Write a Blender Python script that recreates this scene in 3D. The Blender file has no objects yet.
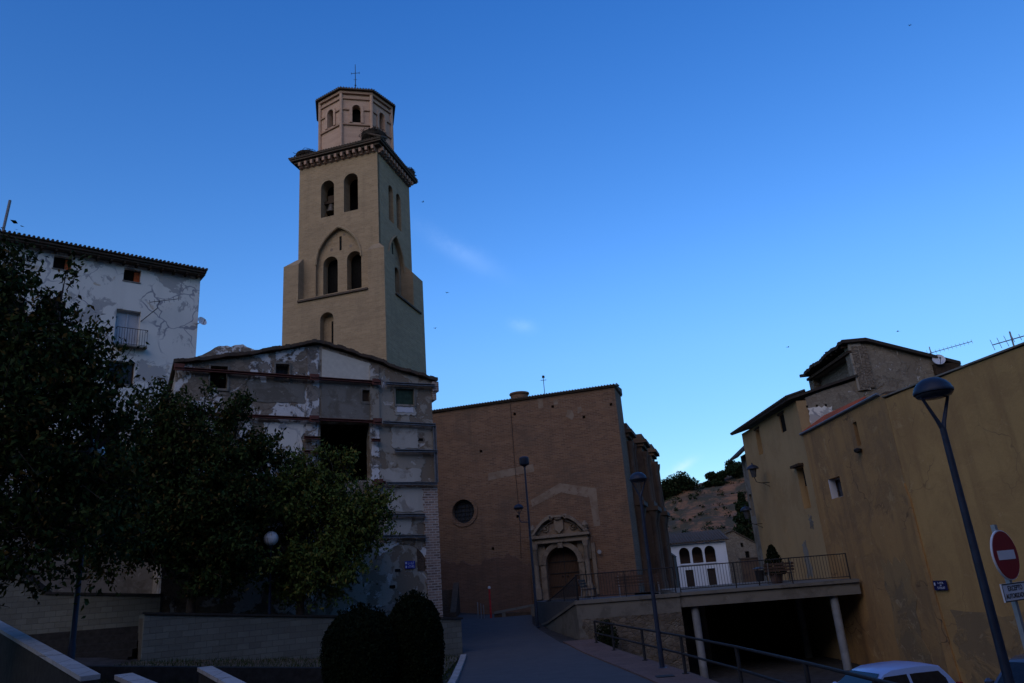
import bpy, bmesh, math, random
import numpy as np
from mathutils import Vector, Matrix
from mathutils.geometry import tessellate_polygon
random.seed(7); rng = np.random.default_rng(7)
R = math.radians
sc = bpy.context.scene
COL = sc.collection
EYE = 4.3            # everything below is written with the eye level at z = 0, then lifted by EYE

# ------------------------------------------------------------------ camera, sky, sun, exposure
cam_d = bpy.data.cameras.new('camera'); cam = bpy.data.objects.new('camera', cam_d); COL.objects.link(cam)
cam_d.sensor_fit = 'HORIZONTAL'; cam_d.sensor_width = 36.0; cam_d.lens = 36.0*740/1024
cam_d.clip_end = 6000; cam_d.clip_start = 0.05
_Z = Vector((333-512, 1900+341.5, -740)).normalized()          # world up seen from the camera (pitched up, slightly rolled)
_F = Vector((0, 0, -1)); _F = (_F - _F.dot(_Z)*_Z).normalized(); _X = _F.cross(_Z)
cam.matrix_world = Matrix((_X, _F, _Z)).to_4x4()
sc.camera = cam

SUN_EL, SUN_AZ = 14.0, 245.0      # degrees; azimuth counted from +x: behind and to the left of the camera
world = bpy.data.worlds.new('World'); sc.world = world; world.use_nodes = True
wn = world.node_tree; wn.nodes.clear()
def wnode(t, **k):
    n = wn.nodes.new(t)
    for a, b in k.items(): setattr(n, a, b)
    return n
sky = wnode('ShaderNodeTexSky', sky_type='NISHITA', sun_disc=False)
sky.sun_elevation = R(SUN_EL); sky.sun_rotation = R(90-SUN_AZ); sky.altitude = 500
sky.air_density = 1.0; sky.dust_density = 0.1; sky.ozone_density = 3.0
hs = wnode('ShaderNodeHueSaturation'); hs.inputs['Saturation'].default_value = 1.19; hs.inputs['Hue'].default_value = 0.514
bg = wnode('ShaderNodeBackground'); bg.inputs['Strength'].default_value = 0.10
out = wnode('ShaderNodeOutputWorld')
wn.links.new(sky.outputs[0], hs.inputs['Color'])
tc = wnode('ShaderNodeTexCoord')
sepz = wnode('ShaderNodeSeparateXYZ'); wn.links.new(tc.outputs['Generated'], sepz.inputs[0])
zr = wnode('ShaderNodeMapRange'); zr.interpolation_type = 'SMOOTHSTEP'      # thinner haze band at the horizon
for i_, v_ in ((1, .02), (2, .40), (3, .56), (4, 1.0)): zr.inputs[i_].default_value = v_
wn.links.new(sepz.outputs[2], zr.inputs[0])
zm = wnode('ShaderNodeMix', data_type='RGBA', blend_type='MULTIPLY'); zm.inputs[0].default_value = 1
wn.links.new(hs.outputs['Color'], zm.inputs[6]); wn.links.new(zr.outputs[0], zm.inputs[7])
zt = wnode('ShaderNodeValToRGB'); zt.color_ramp.elements[0].position = .28; zt.color_ramp.elements[0].color = (.96, 1.05, 1, 1)
zt.color_ramp.elements[1].position = .74; zt.color_ramp.elements[1].color = (.46, .86, 1.04, 1)      # deeper blue overhead
wn.links.new(sepz.outputs[2], zt.inputs[0])
zm2 = wnode('ShaderNodeMix', data_type='RGBA', blend_type='MULTIPLY'); zm2.inputs[0].default_value = 1
wn.links.new(zm.outputs[2], zm2.inputs[6]); wn.links.new(zt.outputs[0], zm2.inputs[7])
last = zm2.outputs[2]
def wisp(c, a, la, lb, amount, col, scale):
    """a thin cloud around direction c, long axis a"""
    global last
    c = Vector(c).normalized(); a = Vector(a); a = (a - a.dot(c)*c).normalized(); b = c.cross(a)
    nz = wnode('ShaderNodeTexNoise'); nz.inputs['Scale'].default_value = scale; nz.inputs['Detail'].default_value = 6; nz.inputs['Roughness'].default_value = .65
    wn.links.new(tc.outputs['Generated'], nz.inputs['Vector'])
    acc = None
    for v, l in ((a, la), (b, lb)):
        d = wnode('ShaderNodeVectorMath', operation='DOT_PRODUCT'); d.inputs[1].default_value = v
        wn.links.new(tc.outputs['Generated'], d.inputs[0])
        off = wnode('ShaderNodeMath', operation='MULTIPLY_ADD'); wn.links.new(nz.outputs['Fac'], off.inputs[0]); off.inputs[1].default_value = l*1.3; off.inputs[2].default_value = -l*.65
        s = wnode('ShaderNodeMath', operation='ADD'); wn.links.new(d.outputs['Value'], s.inputs[0]); wn.links.new(off.outputs[0], s.inputs[1])
        m = wnode('ShaderNodeMath', operation='DIVIDE'); wn.links.new(s.outputs[0], m.inputs[0]); m.inputs[1].default_value = l
        q = wnode('ShaderNodeMath', operation='MULTIPLY'); wn.links.new(m.outputs[0], q.inputs[0]); wn.links.new(m.outputs[0], q.inputs[1])
        if acc is None: acc = q
        else:
            t = wnode('ShaderNodeMath', operation='ADD'); wn.links.new(acc.outputs[0], t.inputs[0]); wn.links.new(q.outputs[0], t.inputs[1]); acc = t
    ng = wnode('ShaderNodeMath', operation='MULTIPLY'); wn.links.new(acc.outputs[0], ng.inputs[0]); ng.inputs[1].default_value = -1.3
    ex = wnode('ShaderNodeMath', operation='EXPONENT'); wn.links.new(ng.outputs[0], ex.inputs[0])
    front = wnode('ShaderNodeVectorMath', operation='DOT_PRODUCT'); front.inputs[1].default_value = c
    wn.links.new(tc.outputs['Generated'], front.inputs[0])
    fr = wnode('ShaderNodeMath', operation='GREATER_THAN'); wn.links.new(front.outputs['Value'], fr.inputs[0]); fr.inputs[1].default_value = .5
    m1 = wnode('ShaderNodeMath', operation='MULTIPLY'); wn.links.new(ex.outputs[0], m1.inputs[0]); wn.links.new(fr.outputs[0], m1.inputs[1])
    m2 = wnode('ShaderNodeMath', operation='MULTIPLY'); wn.links.new(m1.outputs[0], m2.inputs[0]); wn.links.new(nz.outputs['Fac'], m2.inputs[1])
    m3 = wnode('ShaderNodeMath', operation='MULTIPLY'); wn.links.new(m2.outputs[0], m3.inputs[0]); m3.inputs[1].default_value = amount
    mx = wnode('ShaderNodeMix', data_type='RGBA'); wn.links.new(m3.outputs[0], mx.inputs['Factor']); wn.links.new(last, mx.inputs[6]); mx.inputs[7].default_value = (*col, 1)
    last = mx.outputs[2]
wisp((-.0535, .9039, .4243), (.1013, .0329, -.0598), .055, .014, .11, (5.0, 6.4, 8.6), 22)
wisp((.0165, .9434, .3312), (1, 0, -.2), .016, .009, .12, (5.5, 6.6, 8.6), 40)
wisp((.2080, .9690, .1300), (.0132, -.0037, .0062), .018, .006, .28, (6.4, 5.6, 6.6), 40)
wn.links.new(last, bg.inputs['Color']); wn.links.new(bg.outputs[0], out.inputs[0])

sun_d = bpy.data.lights.new('sun', 'SUN'); sun_d.energy = 0.62; sun_d.angle = R(80); sun_d.color = (1.0, .745, .44)
sun = bpy.data.objects.new('sun', sun_d); COL.objects.link(sun)
_sd = Vector((math.cos(R(SUN_AZ))*math.cos(R(19)), math.sin(R(SUN_AZ))*math.cos(R(19)), math.sin(R(19))))   # the bright part of the twilight sky sits above the low sun
sun.rotation_euler = _sd.to_track_quat('Z', 'Y').to_euler()
sc.view_settings.view_transform = 'Standard'; sc.view_settings.look = 'None'
sc.view_settings.exposure = 1.33; sc.view_settings.gamma = 1; sc.view_settings.use_curve_mapping = False
sc.cycles.max_bounces = 5; sc.cycles.diffuse_bounces = 3; sc.cycles.glossy_bounces = 2; sc.cycles.use_denoising = True

# ------------------------------------------------------------------ materials
class NT:
    def __init__(s, name):
        s.m = bpy.data.materials.new(name); s.m.use_nodes = True; s.t = s.m.node_tree
        s.p = s.t.nodes['Principled BSDF']; s.tc = s.n('ShaderNodeTexCoord')
        s.p.inputs['Specular IOR Level'].default_value = .25
    def n(s, t, **k):
        n = s.t.nodes.new(t)
        for a, b in k.items(): setattr(n, a, b)
        return n
    def l(s, a, b): s.t.links.new(a, b)
    def coord(s, uv=False, scale=(1, 1, 1)):
        mp = s.n('ShaderNodeMapping'); mp.inputs['Scale'].default_value = scale
        s.l(s.tc.outputs['UV' if uv else 'Object'], mp.inputs[0]); return mp.outputs[0]
    def noise(s, scale, detail=5, rough=.6, vec=None, dist=0):
        n = s.n('ShaderNodeTexNoise'); n.inputs['Scale'].default_value = scale; n.inputs['Detail'].default_value = detail
        n.inputs['Roughness'].default_value = rough; n.inputs['Distortion'].default_value = dist
        s.l(vec if vec is not None else s.tc.outputs['Object'], n.inputs['Vector']); return n.outputs['Fac']
    def ramp(s, f, a, b, ca=(0, 0, 0), cb=(1, 1, 1)):
        r = s.n('ShaderNodeValToRGB'); e = r.color_ramp.elements
        e[0].position = a; e[0].color = (*ca, 1); e[1].position = b; e[1].color = (*cb, 1); s.l(f, r.inputs[0]); return r.outputs[0]
    def mix(s, f, a, b, mode='MIX'):
        m = s.n('ShaderNodeMix', data_type='RGBA', blend_type=mode)
        for v, i in ((f, 0), (a, 6), (b, 7)):
            if hasattr(v, 'is_output'): s.l(v, m.inputs[i])
            elif isinstance(v, (int, float)): m.inputs[i].default_value = v
            else: m.inputs[i].default_value = (*v, 1)
        return m.outputs[2]
    def math(s, op, a, b=0):
        m = s.n('ShaderNodeMath', operation=op)
        for v, i in ((a, 0), (b, 1)):
            if hasattr(v, 'is_output'): s.l(v, m.inputs[i])
            else: m.inputs[i].default_value = v
        return m.outputs[0]
    def done(s, col, rough=.85, bump=None, bstr=.3, bdist=.02, metal=0):
        if hasattr(col, 'is_output'): s.l(col, s.p.inputs['Base Color'])
        else: s.p.inputs['Base Color'].default_value = (*col, 1)
        s.p.inputs['Roughness'].default_value = rough; s.p.inputs['Metallic'].default_value = metal
        if bump is not None:
            b = s.n('ShaderNodeBump'); b.inputs['Strength'].default_value = bstr; b.inputs['Distance'].default_value = bdist
            s.l(bump, b.inputs['Height']); s.l(b.outputs[0], s.p.inputs['Normal'])
        return s.m

def m_plain(name, c, rough=.6, metal=0, var=.25, scale=6):
    t = NT(name); f = t.noise(scale)
    col = t.mix(t.ramp(f, .35, .7), tuple(x*(1-var) for x in c), tuple(min(1, x*(1+var)) for x in c))
    t.p.inputs['Specular IOR Level'].default_value = .06 if rough >= .8 else .3
    return t.done(col, rough, f, .1, .01, metal)

def m_brick(name, c1, c2, mortar, bw=.28, bh=.055, blot=.5, blotc=(.1, .07, .05), joint=.012, streak=None, bscale=.35, bump=.4):
    t = NT(name); uv = t.coord(True)
    b = t.n('ShaderNodeTexBrick'); t.l(uv, b.inputs['Vector'])
    b.inputs['Scale'].default_value = 1; b.inputs['Brick Width'].default_value = bw; b.inputs['Row Height'].default_value = bh
    b.inputs['Mortar Size'].default_value = joint; b.inputs['Mortar Smooth'].default_value = .3
    b.inputs['Color1'].default_value = (*c1, 1); b.inputs['Color2'].default_value = (*c2, 1); b.inputs['Mortar'].default_value = (*mortar, 1)
    col = b.outputs['Color']
    big = t.noise(bscale, 6, .65)
    col = t.mix(t.math('MULTIPLY', t.ramp(big, .48, .72), blot), col, blotc)
    row = t.noise(1.2, 4, .6, t.coord(True, (.25, 2.2, 1)))          # beds of different firings
    col = t.mix(t.math('MULTIPLY', t.ramp(row, .42, .66), .45), col, tuple(x*.62 for x in c1))
    fine = t.noise(9, 4)
    col = t.mix(t.math('MULTIPLY', t.ramp(fine, .4, .75), .35), col, tuple(min(1, x*1.5) for x in c2))
    if streak:
        st = t.noise(1.0, 5, .6, t.coord(True, (1.6, .10, 1)))
        col = t.mix(t.math('MULTIPLY', t.ramp(st, .52, .75), streak[0]), col, streak[1])
    h = t.math('ADD', t.math('MULTIPLY', b.outputs['Fac'], -1), fine)
    return t.done(col, .9, h, bump, .02)

def m_plaster(name, base, patch, deep, s1=.45, a=(.50, .54), s2=1.6, b=(.60, .64), streak=None, cracks=None, bump=.35, grain=.25, stones=None):
    """render coat with areas worn down to patch and, deeper, to deep"""
    t = NT(name)
    w = t.noise(s1, 8, .68, dist=.4); w2 = t.noise(s2, 7, .7, dist=.6); g = t.noise(14, 5, .7); tone = t.noise(.22, 3, .5)
    col = t.mix(t.math('MULTIPLY', t.ramp(tone, .3, .7), .5), base, tuple(x*.72 for x in base))
    f1 = t.ramp(w, *a); f2 = t.ramp(w2, *b)
    if stones:
        vv = t.coord(False, (1, 1, 1.6)); e1 = t.n('ShaderNodeTexVoronoi', feature='DISTANCE_TO_EDGE'); e2 = t.n('ShaderNodeTexVoronoi')
        for e in (e1, e2): e.inputs['Scale'].default_value = stones[0]; t.l(vv, e.inputs['Vector'])
        sp_ = t.n('ShaderNodeSeparateColor'); t.l(e2.outputs['Color'], sp_.inputs[0]); col = t.mix(t.math('MULTIPLY', sp_.outputs[0], .8), col, stones[1])
        jt = t.ramp(e1.outputs['Distance'], .0, .05, (1, 1, 1), (0, 0, 0)); col = t.mix(jt, col, stones[2])
    col = t.mix(f1, col, patch); col = t.mix(f2, col, deep)
    if cracks:
        v = t.n('ShaderNodeTexVoronoi', feature='DISTANCE_TO_EDGE'); v.inputs['Scale'].default_value = cracks[0]
        wob = t.n('ShaderNodeVectorMath', operation='MULTIPLY_ADD')
        nv = t.n('ShaderNodeTexNoise'); nv.inputs['Scale'].default_value = 1.2; t.l(t.tc.outputs['Object'], nv.inputs['Vector'])
        t.l(nv.outputs['Color'], wob.inputs[0]); wob.inputs[1].default_value = (1.1, 1.1, 1.1); t.l(t.tc.outputs['Object'], wob.inputs[2])
        t.l(wob.outputs[0], v.inputs['Vector'])
        line = t.ramp(v.outputs['Distance'], cracks[1], cracks[1]*1.6, (1, 1, 1), (0, 0, 0))
        where = t.ramp(t.noise(.3, 2), .46, .56)
        col = t.mix(t.math('MULTIPLY', line, where), col, cracks[2])
    if streak:
        st = t.noise(1.0, 6, .62, t.coord(True, (1.1, .09, 1)))
        col = t.mix(t.math('MULTIPLY', t.ramp(st, *(streak[2:4] or (.5, .78))), streak[0]), col, streak[1])
    col = t.mix(t.math('MULTIPLY', t.ramp(g, .3, .8), grain), col, tuple(x*.6 for x in base))
    h = t.math('ADD', t.math('MULTIPLY', t.math('ADD', f1, f2), -1.0), t.math('MULTIPLY', g, .5))
    return t.done(col, .92, h, bump, .03)

def m_stone(name, c1, c2, joint, sc_=2.2, jw=.06, bump=.7, blot=None):
    t = NT(name); vec = t.coord(False, (1, 1, 1.5))
    v = t.n('ShaderNodeTexVoronoi', feature='DISTANCE_TO_EDGE'); v.inputs['Scale'].default_value = sc_; t.l(vec, v.inputs['Vector'])
    v2 = t.n('ShaderNodeTexVoronoi'); v2.inputs['Scale'].default_value = sc_; t.l(vec, v2.inputs['Vector'])
    sep = t.n('ShaderNodeSeparateColor'); t.l(v2.outputs['Color'], sep.inputs[0])
    col = t.mix(sep.outputs[0], c1, c2)
    n = t.noise(7, 6, .7); col = t.mix(t.math('MULTIPLY', t.ramp(n, .35, .7), .5), col, tuple(x*.55 for x in c1))
    col = t.mix(t.ramp(v.outputs['Distance'], 0.0, jw, (1, 1, 1), (0, 0, 0)), col, joint)
    if blot: col = t.mix(t.ramp(t.noise(.6, 6, .65), .52, .58), col, blot)
    h = t.math('ADD', t.ramp(v.outputs['Distance'], 0, jw*2), t.math('MULTIPLY', n, .6))
    return t.done(col, .93, h, bump, .05)

def m_block(name, c1, c2, joint, bw=.4, bh=.2):
    t = NT(name); b = t.n('ShaderNodeTexBrick'); t.l(t.coord(True), b.inputs['Vector'])
    b.inputs['Scale'].default_value = 1; b.inputs['Brick Width'].default_value = bw; b.inputs['Row Height'].default_value = bh
    b.inputs['Mortar Size'].default_value = .008; b.inputs['Mortar Smooth'].default_value = .4
    b.inputs['Color1'].default_value = (*c1, 1); b.inputs['Color2'].default_value = (*c2, 1); b.inputs['Mortar'].default_value = (*joint, 1)
    n = t.noise(8, 6, .7); n2 = t.noise(.8, 5, .6)
    col = t.mix(t.math('MULTIPLY', t.ramp(n2, .45, .7), .45), b.outputs['Color'], tuple(x*.55 for x in c1))
    t.p.inputs['Specular IOR Level'].default_value = .08
    h = t.math('ADD', t.math('MULTIPLY', b.outputs['Fac'], -1.2), n)
    return t.done(col, .92, h, .6, .04)

def m_leaf(name, dark, light, warm):
    t = NT(name); g = t.n('ShaderNodeNewGeometry')
    col = t.mix(g.outputs['Random Per Island'], dark, light)
    f = t.ramp(t.math('FRACT', t.math('MULTIPLY', g.outputs['Random Per Island'], 37.7)), .86, .9)
    col = t.mix(f, col, warm)
    m = t.done(col, .75); t.p.inputs['Specular IOR Level'].default_value = .04
    return m

def m_door(name, c, plank=.16):
    t = NT(name); w = t.n('ShaderNodeTexWave', wave_type='BANDS', bands_direction='X'); w.inputs['Scale'].default_value = .5/plank
    w.inputs['Distortion'].default_value = .3; t.l(t.coord(True), w.inputs['Vector'])
    g = t.noise(3, 6, .7, t.coord(True, (8, 1, 1)))
    col = t.mix(t.ramp(g, .3, .7), tuple(x*.6 for x in c), c); col = t.mix(t.ramp(w.outputs['Fac'], 0, .12, (1, 1, 1), (0, 0, 0)), col, tuple(x*.25 for x in c))
    return t.done(col, .75, w.outputs['Fac'], .3, .01)

def m_tile(name, c1, c2):
    t = NT(name); n = t.noise(5, 5, .7); n2 = t.noise(.9, 4)
    col = t.mix(t.ramp(n, .3, .7), c1, c2); col = t.mix(t.math('MULTIPLY', t.ramp(n2, .5, .65), .6), col, (.05, .05, .04))
    return t.done(col, .9, n, .5, .02)

M = {}
M['tower'] = m_brick('tower_brick', (.36, .250, .145), (.28, .195, .112), (.33, .25, .16), .42, .16, .55, (.20, .145, .09), .016, (.45, (.20, .145, .09)), .45, .6)
M['drum'] = m_brick('drum_brick', (.46, .29, .205), (.40, .25, .175), (.42, .30, .22), .26, .06, .25, (.30, .20, .14))
M['drum_trim'] = m_brick('drum_trim_brick', (.36, .215, .145), (.31, .185, .125), (.36, .25, .18), .26, .06, .25, (.24, .16, .11))
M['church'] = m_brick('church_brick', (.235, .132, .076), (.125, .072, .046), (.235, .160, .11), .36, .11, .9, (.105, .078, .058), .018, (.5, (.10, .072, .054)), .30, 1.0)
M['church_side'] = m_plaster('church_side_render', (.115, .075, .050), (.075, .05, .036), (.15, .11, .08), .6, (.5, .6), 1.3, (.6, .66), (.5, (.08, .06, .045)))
M['church_stone'] = m_plaster('carved_limestone', (.24, .19, .14), (.13, .10, .075), (.32, .265, .20), 1.4, (.5, .62), 4, (.6, .7), (.5, (.15, .115, .08)))
M['pale'] = m_plaster('lime_patch', (.25, .19, .14), (.19, .135, .095), (.15, .09, .06), 1.2, (.48, .56), 3, (.58, .62))
M['church_low'] = m_brick('worn_church_brick', (.165, .090, .060), (.105, .060, .043), (.15, .105, .08), .34, .085, .9, (.085, .060, .045), .016, (.5, (.07, .05, .04)), .9, 1.0)
M['rubble'] = m_stone('eroded_rubble', (.120, .080, .054), (.085, .058, .041), (.07, .05, .038), 6.5, .05, .6)
M['dark'] = m_plain('painted_dark', (.012, .011, .010), .95)  # near-black colour standing in for unlit interiors and holes
M['roof'] = m_tile('old_roof_tile', (.105, .072, .050), (.065, .048, .037))
M['darkroof'] = m_tile('blackened_roof_tile', (.055, .042, .033), (.032, .026, .022))
M['redroof'] = m_tile('red_roof_tile', (.40, .10, .05), (.30, .07, .035))
M['iron'] = m_plain('dark_iron', (.018, .018, .02), .7, 0)
M['lampblue'] = m_plain('lamp_paint', (.020, .028, .050), .5, .1)
M['lampglass'] = m_plain('lamp_underside', (.05, .055, .065), .25)
M['globe'] = m_plain('white_globe', (.78, .80, .84), .3, 0, .03)
M['white'] = m_plaster('white_house_plaster', (.80, .765, .68), (.40, .385, .36), (.56, .47, .35), .55, (.545, .57), 1.1, (.61, .65), (.22, (.36, .34, .32)), (.75, .020, (.30, .30, .315)), .25, .15)
M['ruin_w'] = m_plaster('peeling_rubble_wall', (.33, .275, .21), (.74, .73, .70), (.15, .125, .098), .75, (.515, .535), 1.5, (.58, .62), (.35, (.12, .105, .09)), None, .9, .4, (4.2, (.16, .125, .09), (.13, .11, .09)))
M['ruin_mix'] = m_plaster('broken_plaster', (.36, .325, .265), (.19, .15, .108), (.54, .51, .46), 1.0, (.50, .53), 1.5, (.59, .61), (.35, (.15, .14, .13)), None, .6, .35)
M['ruin_grey'] = m_plaster('grey_cement_render', (.225, .21, .18), (.145, .13, .105), (.31, .295, .26), 1.2, (.48, .58), 3.0, (.60, .66), (.4, (.10, .095, .085)), None, .3, .3)
M['ruin_light'] = m_plaster('light_render_panel', (.47, .445, .39), (.28, .255, .215), (.60, .58, .55), .8, (.55, .62), 2.0, (.68, .72), (.4, (.2, .19, .17)))
M['ruin_peel'] = m_plaster('white_peel_on_stone', (.70, .69, .67), (.22, .19, .155), (.13, .112, .092), 1.2, (.47, .50), 2.0, (.55, .59), None, None, .9, .3)
M['ruin_brick'] = m_brick('pier_brick', (.40, .27, .20), (.13, .09, .075), (.48, .43, .38), .30, .11, .3, (.20, .16, .14), .022, None, .8)
M['panel'] = m_plain('cream_sheet', (.56, .53, .44), .7, 0, .08)
M['beam_br'] = m_plain('rusty_red_steel', (.13, .045, .032), .6, .2)
M['beam_bl'] = m_plain('blue_grey_steel', (.16, .17, .185), .5, .2)
M['shutter_g'] = m_plain('green_slats', (.045, .085, .055), .6)
M['yellow'] = m_plaster('ochre_render', (.46, .285, .11), (.35, .21, .085), (.50, .33, .15), .38, (.46, .62), 1.6, (.60, .70), (.6, (.24, .135, .06), .50, .66), (.45, .004, (.24, .15, .07)), .4, .45)
M['brown'] = m_plaster('brown_ochre_render', (.42, .240, .092), (.29, .170, .075), (.46, .30, .135), .55, (.46, .58), 1.3, (.58, .68), (.55, (.17, .105, .06), .49, .66), (.5, .007, (.10, .06, .035)), .4, .35)
M['ochre_worn'] = m_plaster('worn_ochre_render', (.34, .215, .095), (.22, .15, .08), (.40, .29, .16), .7, (.47, .55), 1.6, (.58, .64), (.6, (.17, .115, .065)), None, .5, .4)
M['ocre_a'] = m_plaster('pale_ochre_render', (.40, .275, .135), (.33, .22, .105), (.44, .27, .12), .45, (.48, .60), 1.2, (.60, .70), (.5, (.22, .15, .085)), None, .2, .22)
M['orange'] = m_plaster('orange_repair', (.47, .25, .09), (.40, .22, .085), (.5, .3, .13), 1, (.5, .6), 3, (.65, .7))
M['atticwall'] = m_plaster('attic_render', (.30, .26, .195), (.20, .165, .12), (.52, .50, .45), .9, (.53, .58), 3.2, (.61, .64), (.4, (.15, .125, .095)), None, .8, .4, (4.5, (.20, .165, .12), (.14, .115, .09)))
M['atticstone'] = m_stone('attic_stone', (.25, .205, .15), (.17, .135, .10), (.12, .10, .075), 4.5, .05, .8)
M['wood'] = m_plain('old_beam_wood', (.055, .038, .026), .85)
M['whitewash'] = m_plaster('whitewash', (.74, .75, .77), (.62, .63, .65), (.5, .5, .5), .6, (.55, .7), 2, (.72, .8))
M['door'] = m_door('door_wood', (.085, .048, .030))
M['door2'] = m_door('dark_door_wood', (.05, .034, .026))
M['conc'] = m_plaster('deck_concrete', (.165, .155, .135), (.10, .094, .082), (.215, .205, .18), .8, (.5, .62), 2.2, (.62, .7), (.5, (.15, .14, .12)))
M['column'] = m_plain('painted_column', (.20, .215, .235), .6, 0, .2, 3)
M['rubstone'] = m_stone('retaining_rubble', (.165, .135, .105), (.085, .072, .058), (.135, .118, .095), 4.6, .05, .7, (.155, .14, .115))
M['block'] = m_block('split_face_block', (.150, .158, .140), (.115, .12, .106), (.085, .09, .08))
M['coping'] = m_block('coping_stone', (.34, .34, .34), (.29, .29, .29), (.13, .13, .13), .62, 1.0)
M['stone_dk'] = m_plain('dark_step_stone', (.032, .031, .030), .9)
M['asphalt'] = m_plain('asphalt', (.050, .050, .052), .9, 0, .3, 3)
M['earth'] = m_plain('dry_earth', (.10, .085, .065), .95, 0, .3, 1.5)
M['kerb'] = m_plain('kerb_stone', (.28, .28, .28), .85)
M['bark'] = m_plain('bark', (.055, .045, .038), .9, 0, .4, 8)
M['leaf_dark'] = m_leaf('leaf_dark', (.014, .026, .008), (.040, .062, .018), (.085, .058, .018))
M['leaf_mid'] = m_leaf('leaf_mid', (.038, .062, .014), (.090, .120, .030), (.13, .115, .03))  # brighter greens paint in the light falling on the right-hand tree
M['leaf_bush'] = m_leaf('leaf_bush', (.005, .009, .004), (.012, .019, .008), (.012, .018, .007))
M['leaf_pine'] = m_leaf('leaf_pine', (.008, .015, .007), (.020, .031, .013), (.03, .03, .014))
M['grass'] = m_leaf('grass_blade', (.016, .030, .008), (.030, .048, .014), (.05, .048, .018))
M['twig'] = m_plain('nest_twigs', (.040, .032, .026), .95, 0, .5, 12)
M['bronze'] = m_plain('bell_bronze', (.12, .10, .075), .45, .7)
M['sign_red'] = m_plain('sign_red', (.20, .008, .016), .4, 0, .04)
M['sign_white'] = m_plain('sign_white', (.55, .55, .58), .4, 0, .04)
M['sign_black'] = m_plain('sign_black', (.015, .015, .018), .5)
M['plaque'] = m_plain('plaque_blue', (.020, .035, .30), .35, 0, .1)
M['plaque_dk'] = m_plain('plaque_navy', (.012, .014, .07), .35, 0, .1)
M['plaque_wh'] = m_plain('plaque_white', (.55, .58, .68), .4, 0, .05)
M['galv'] = m_plain('galvanised_steel', (.30, .31, .33), .45, .6, .1)
M['dish'] = m_plain('dish_grey', (.55, .56, .58), .5, 0, .05)
M['red_paint'] = m_plain('red_paint', (.36, .018, .018), .5)
M['bench_wd'] = m_plain('bench_slats', (.055, .032, .022), .7)
M['car_light'] = m_plain('pale_blue_car_paint', (.25, .37, .64), .25, .1, .03)
M['car_grey'] = m_plain('grey_car_paint', (.085, .095, .12), .25, .4, .05)
M['glass'] = m_plain('dark_glass', (.012, .014, .018), .08)
M['pane'] = m_plain('window_glass', (.03, .035, .045), .12)
M['tyre'] = m_plain('tyre_rubber', (.015, .015, .015), .8)
M['lightglass'] = m_plain('headlight_glass', (.5, .52, .55), .15)
M['shutter'] = m_plain('pale_roller_shutter', (.50, .52, .55), .6, 0, .06)
M['birdblack'] = m_plain('bird_feathers', (.015, .015, .018), .8)

def m_path():
    t = NT('paving'); b = t.n('ShaderNodeTexBrick'); t.l(t.coord(True), b.inputs['Vector'])
    b.inputs['Scale'].default_value = 1; b.inputs['Brick Width'].default_value = .4; b.inputs['Row Height'].default_value = .2
    b.inputs['Mortar Size'].default_value = .008
    b.inputs['Color1'].default_value = (.085, .088, .096, 1); b.inputs['Color2'].default_value = (.070, .074, .082, 1); b.inputs['Mortar'].default_value = (.08, .08, .085, 1)
    n = t.noise(.5, 6, .65); f = t.noise(12, 5)
    col = t.mix(t.math('MULTIPLY', t.ramp(n, .42, .7), .5), b.outputs['Color'], (.085, .085, .09))
    t.p.inputs['Specular IOR Level'].default_value = .08
    return t.done(col, .9, t.math('ADD', f, t.math('MULTIPLY', b.outputs['Fac'], -1)), .25, .01)
M['path'] = m_path()
M['pave'] = m_block('pink_paving', (.16, .108, .094), (.135, .093, .082), (.10, .085, .08), .3, .3)

def m_hill():
    t = NT('hill_earth'); sep = t.n('ShaderNodeSeparateXYZ'); t.l(t.tc.outputs['Object'], sep.inputs[0])
    warp = t.noise(.06, 5, .6); band = t.math('ADD', t.math('MULTIPLY', sep.outputs[2], .55), t.math('MULTIPLY', warp, 5))
    strip = t.noise(1, 4, .6, t.coord(False, (.05, .05, 1.3)))
    n = t.noise(.25, 8, .7); n2 = t.noise(.8, 6, .7)
    col = t.mix(t.ramp(strip, .46, .54), (.19, .098, .058), (.105, .068, .044))
    col = t.mix(t.ramp(n, .46, .54), col, (.058, .050, .034)); col = t.mix(t.ramp(n2, .62, .70), col, (.25, .145, .092))
    return t.done(col, .95, n2, .8, .4)
M['hill'] = m_hill()

# ------------------------------------------------------------------ geometry helpers
def tag(o, label=None, cat=None, group=None, kind=None):
    if label: o['label'] = label
    if cat: o['category'] = cat
    if group: o['group'] = group
    if kind: o['kind'] = kind
    return o
BASE = {}
def thing(name, label, cat, base=(0, 0, 0), group=None):
    o = bpy.data.objects.new(name, None); COL.objects.link(o); o.empty_display_size = .3
    o.location = base; BASE[o.name] = Vector(base); return tag(o, label, cat, group)
def kids(o): return [c for c in bpy.data.objects if c.parent == o]
def copy_tree(o, parent=None):
    c = o.copy(); COL.objects.link(c)
    if parent is not None: c.parent = parent
    BASE[c.name] = BASE.get(o.name, Vector())
    for ch in kids(o): copy_tree(ch, c)
    return c

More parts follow.
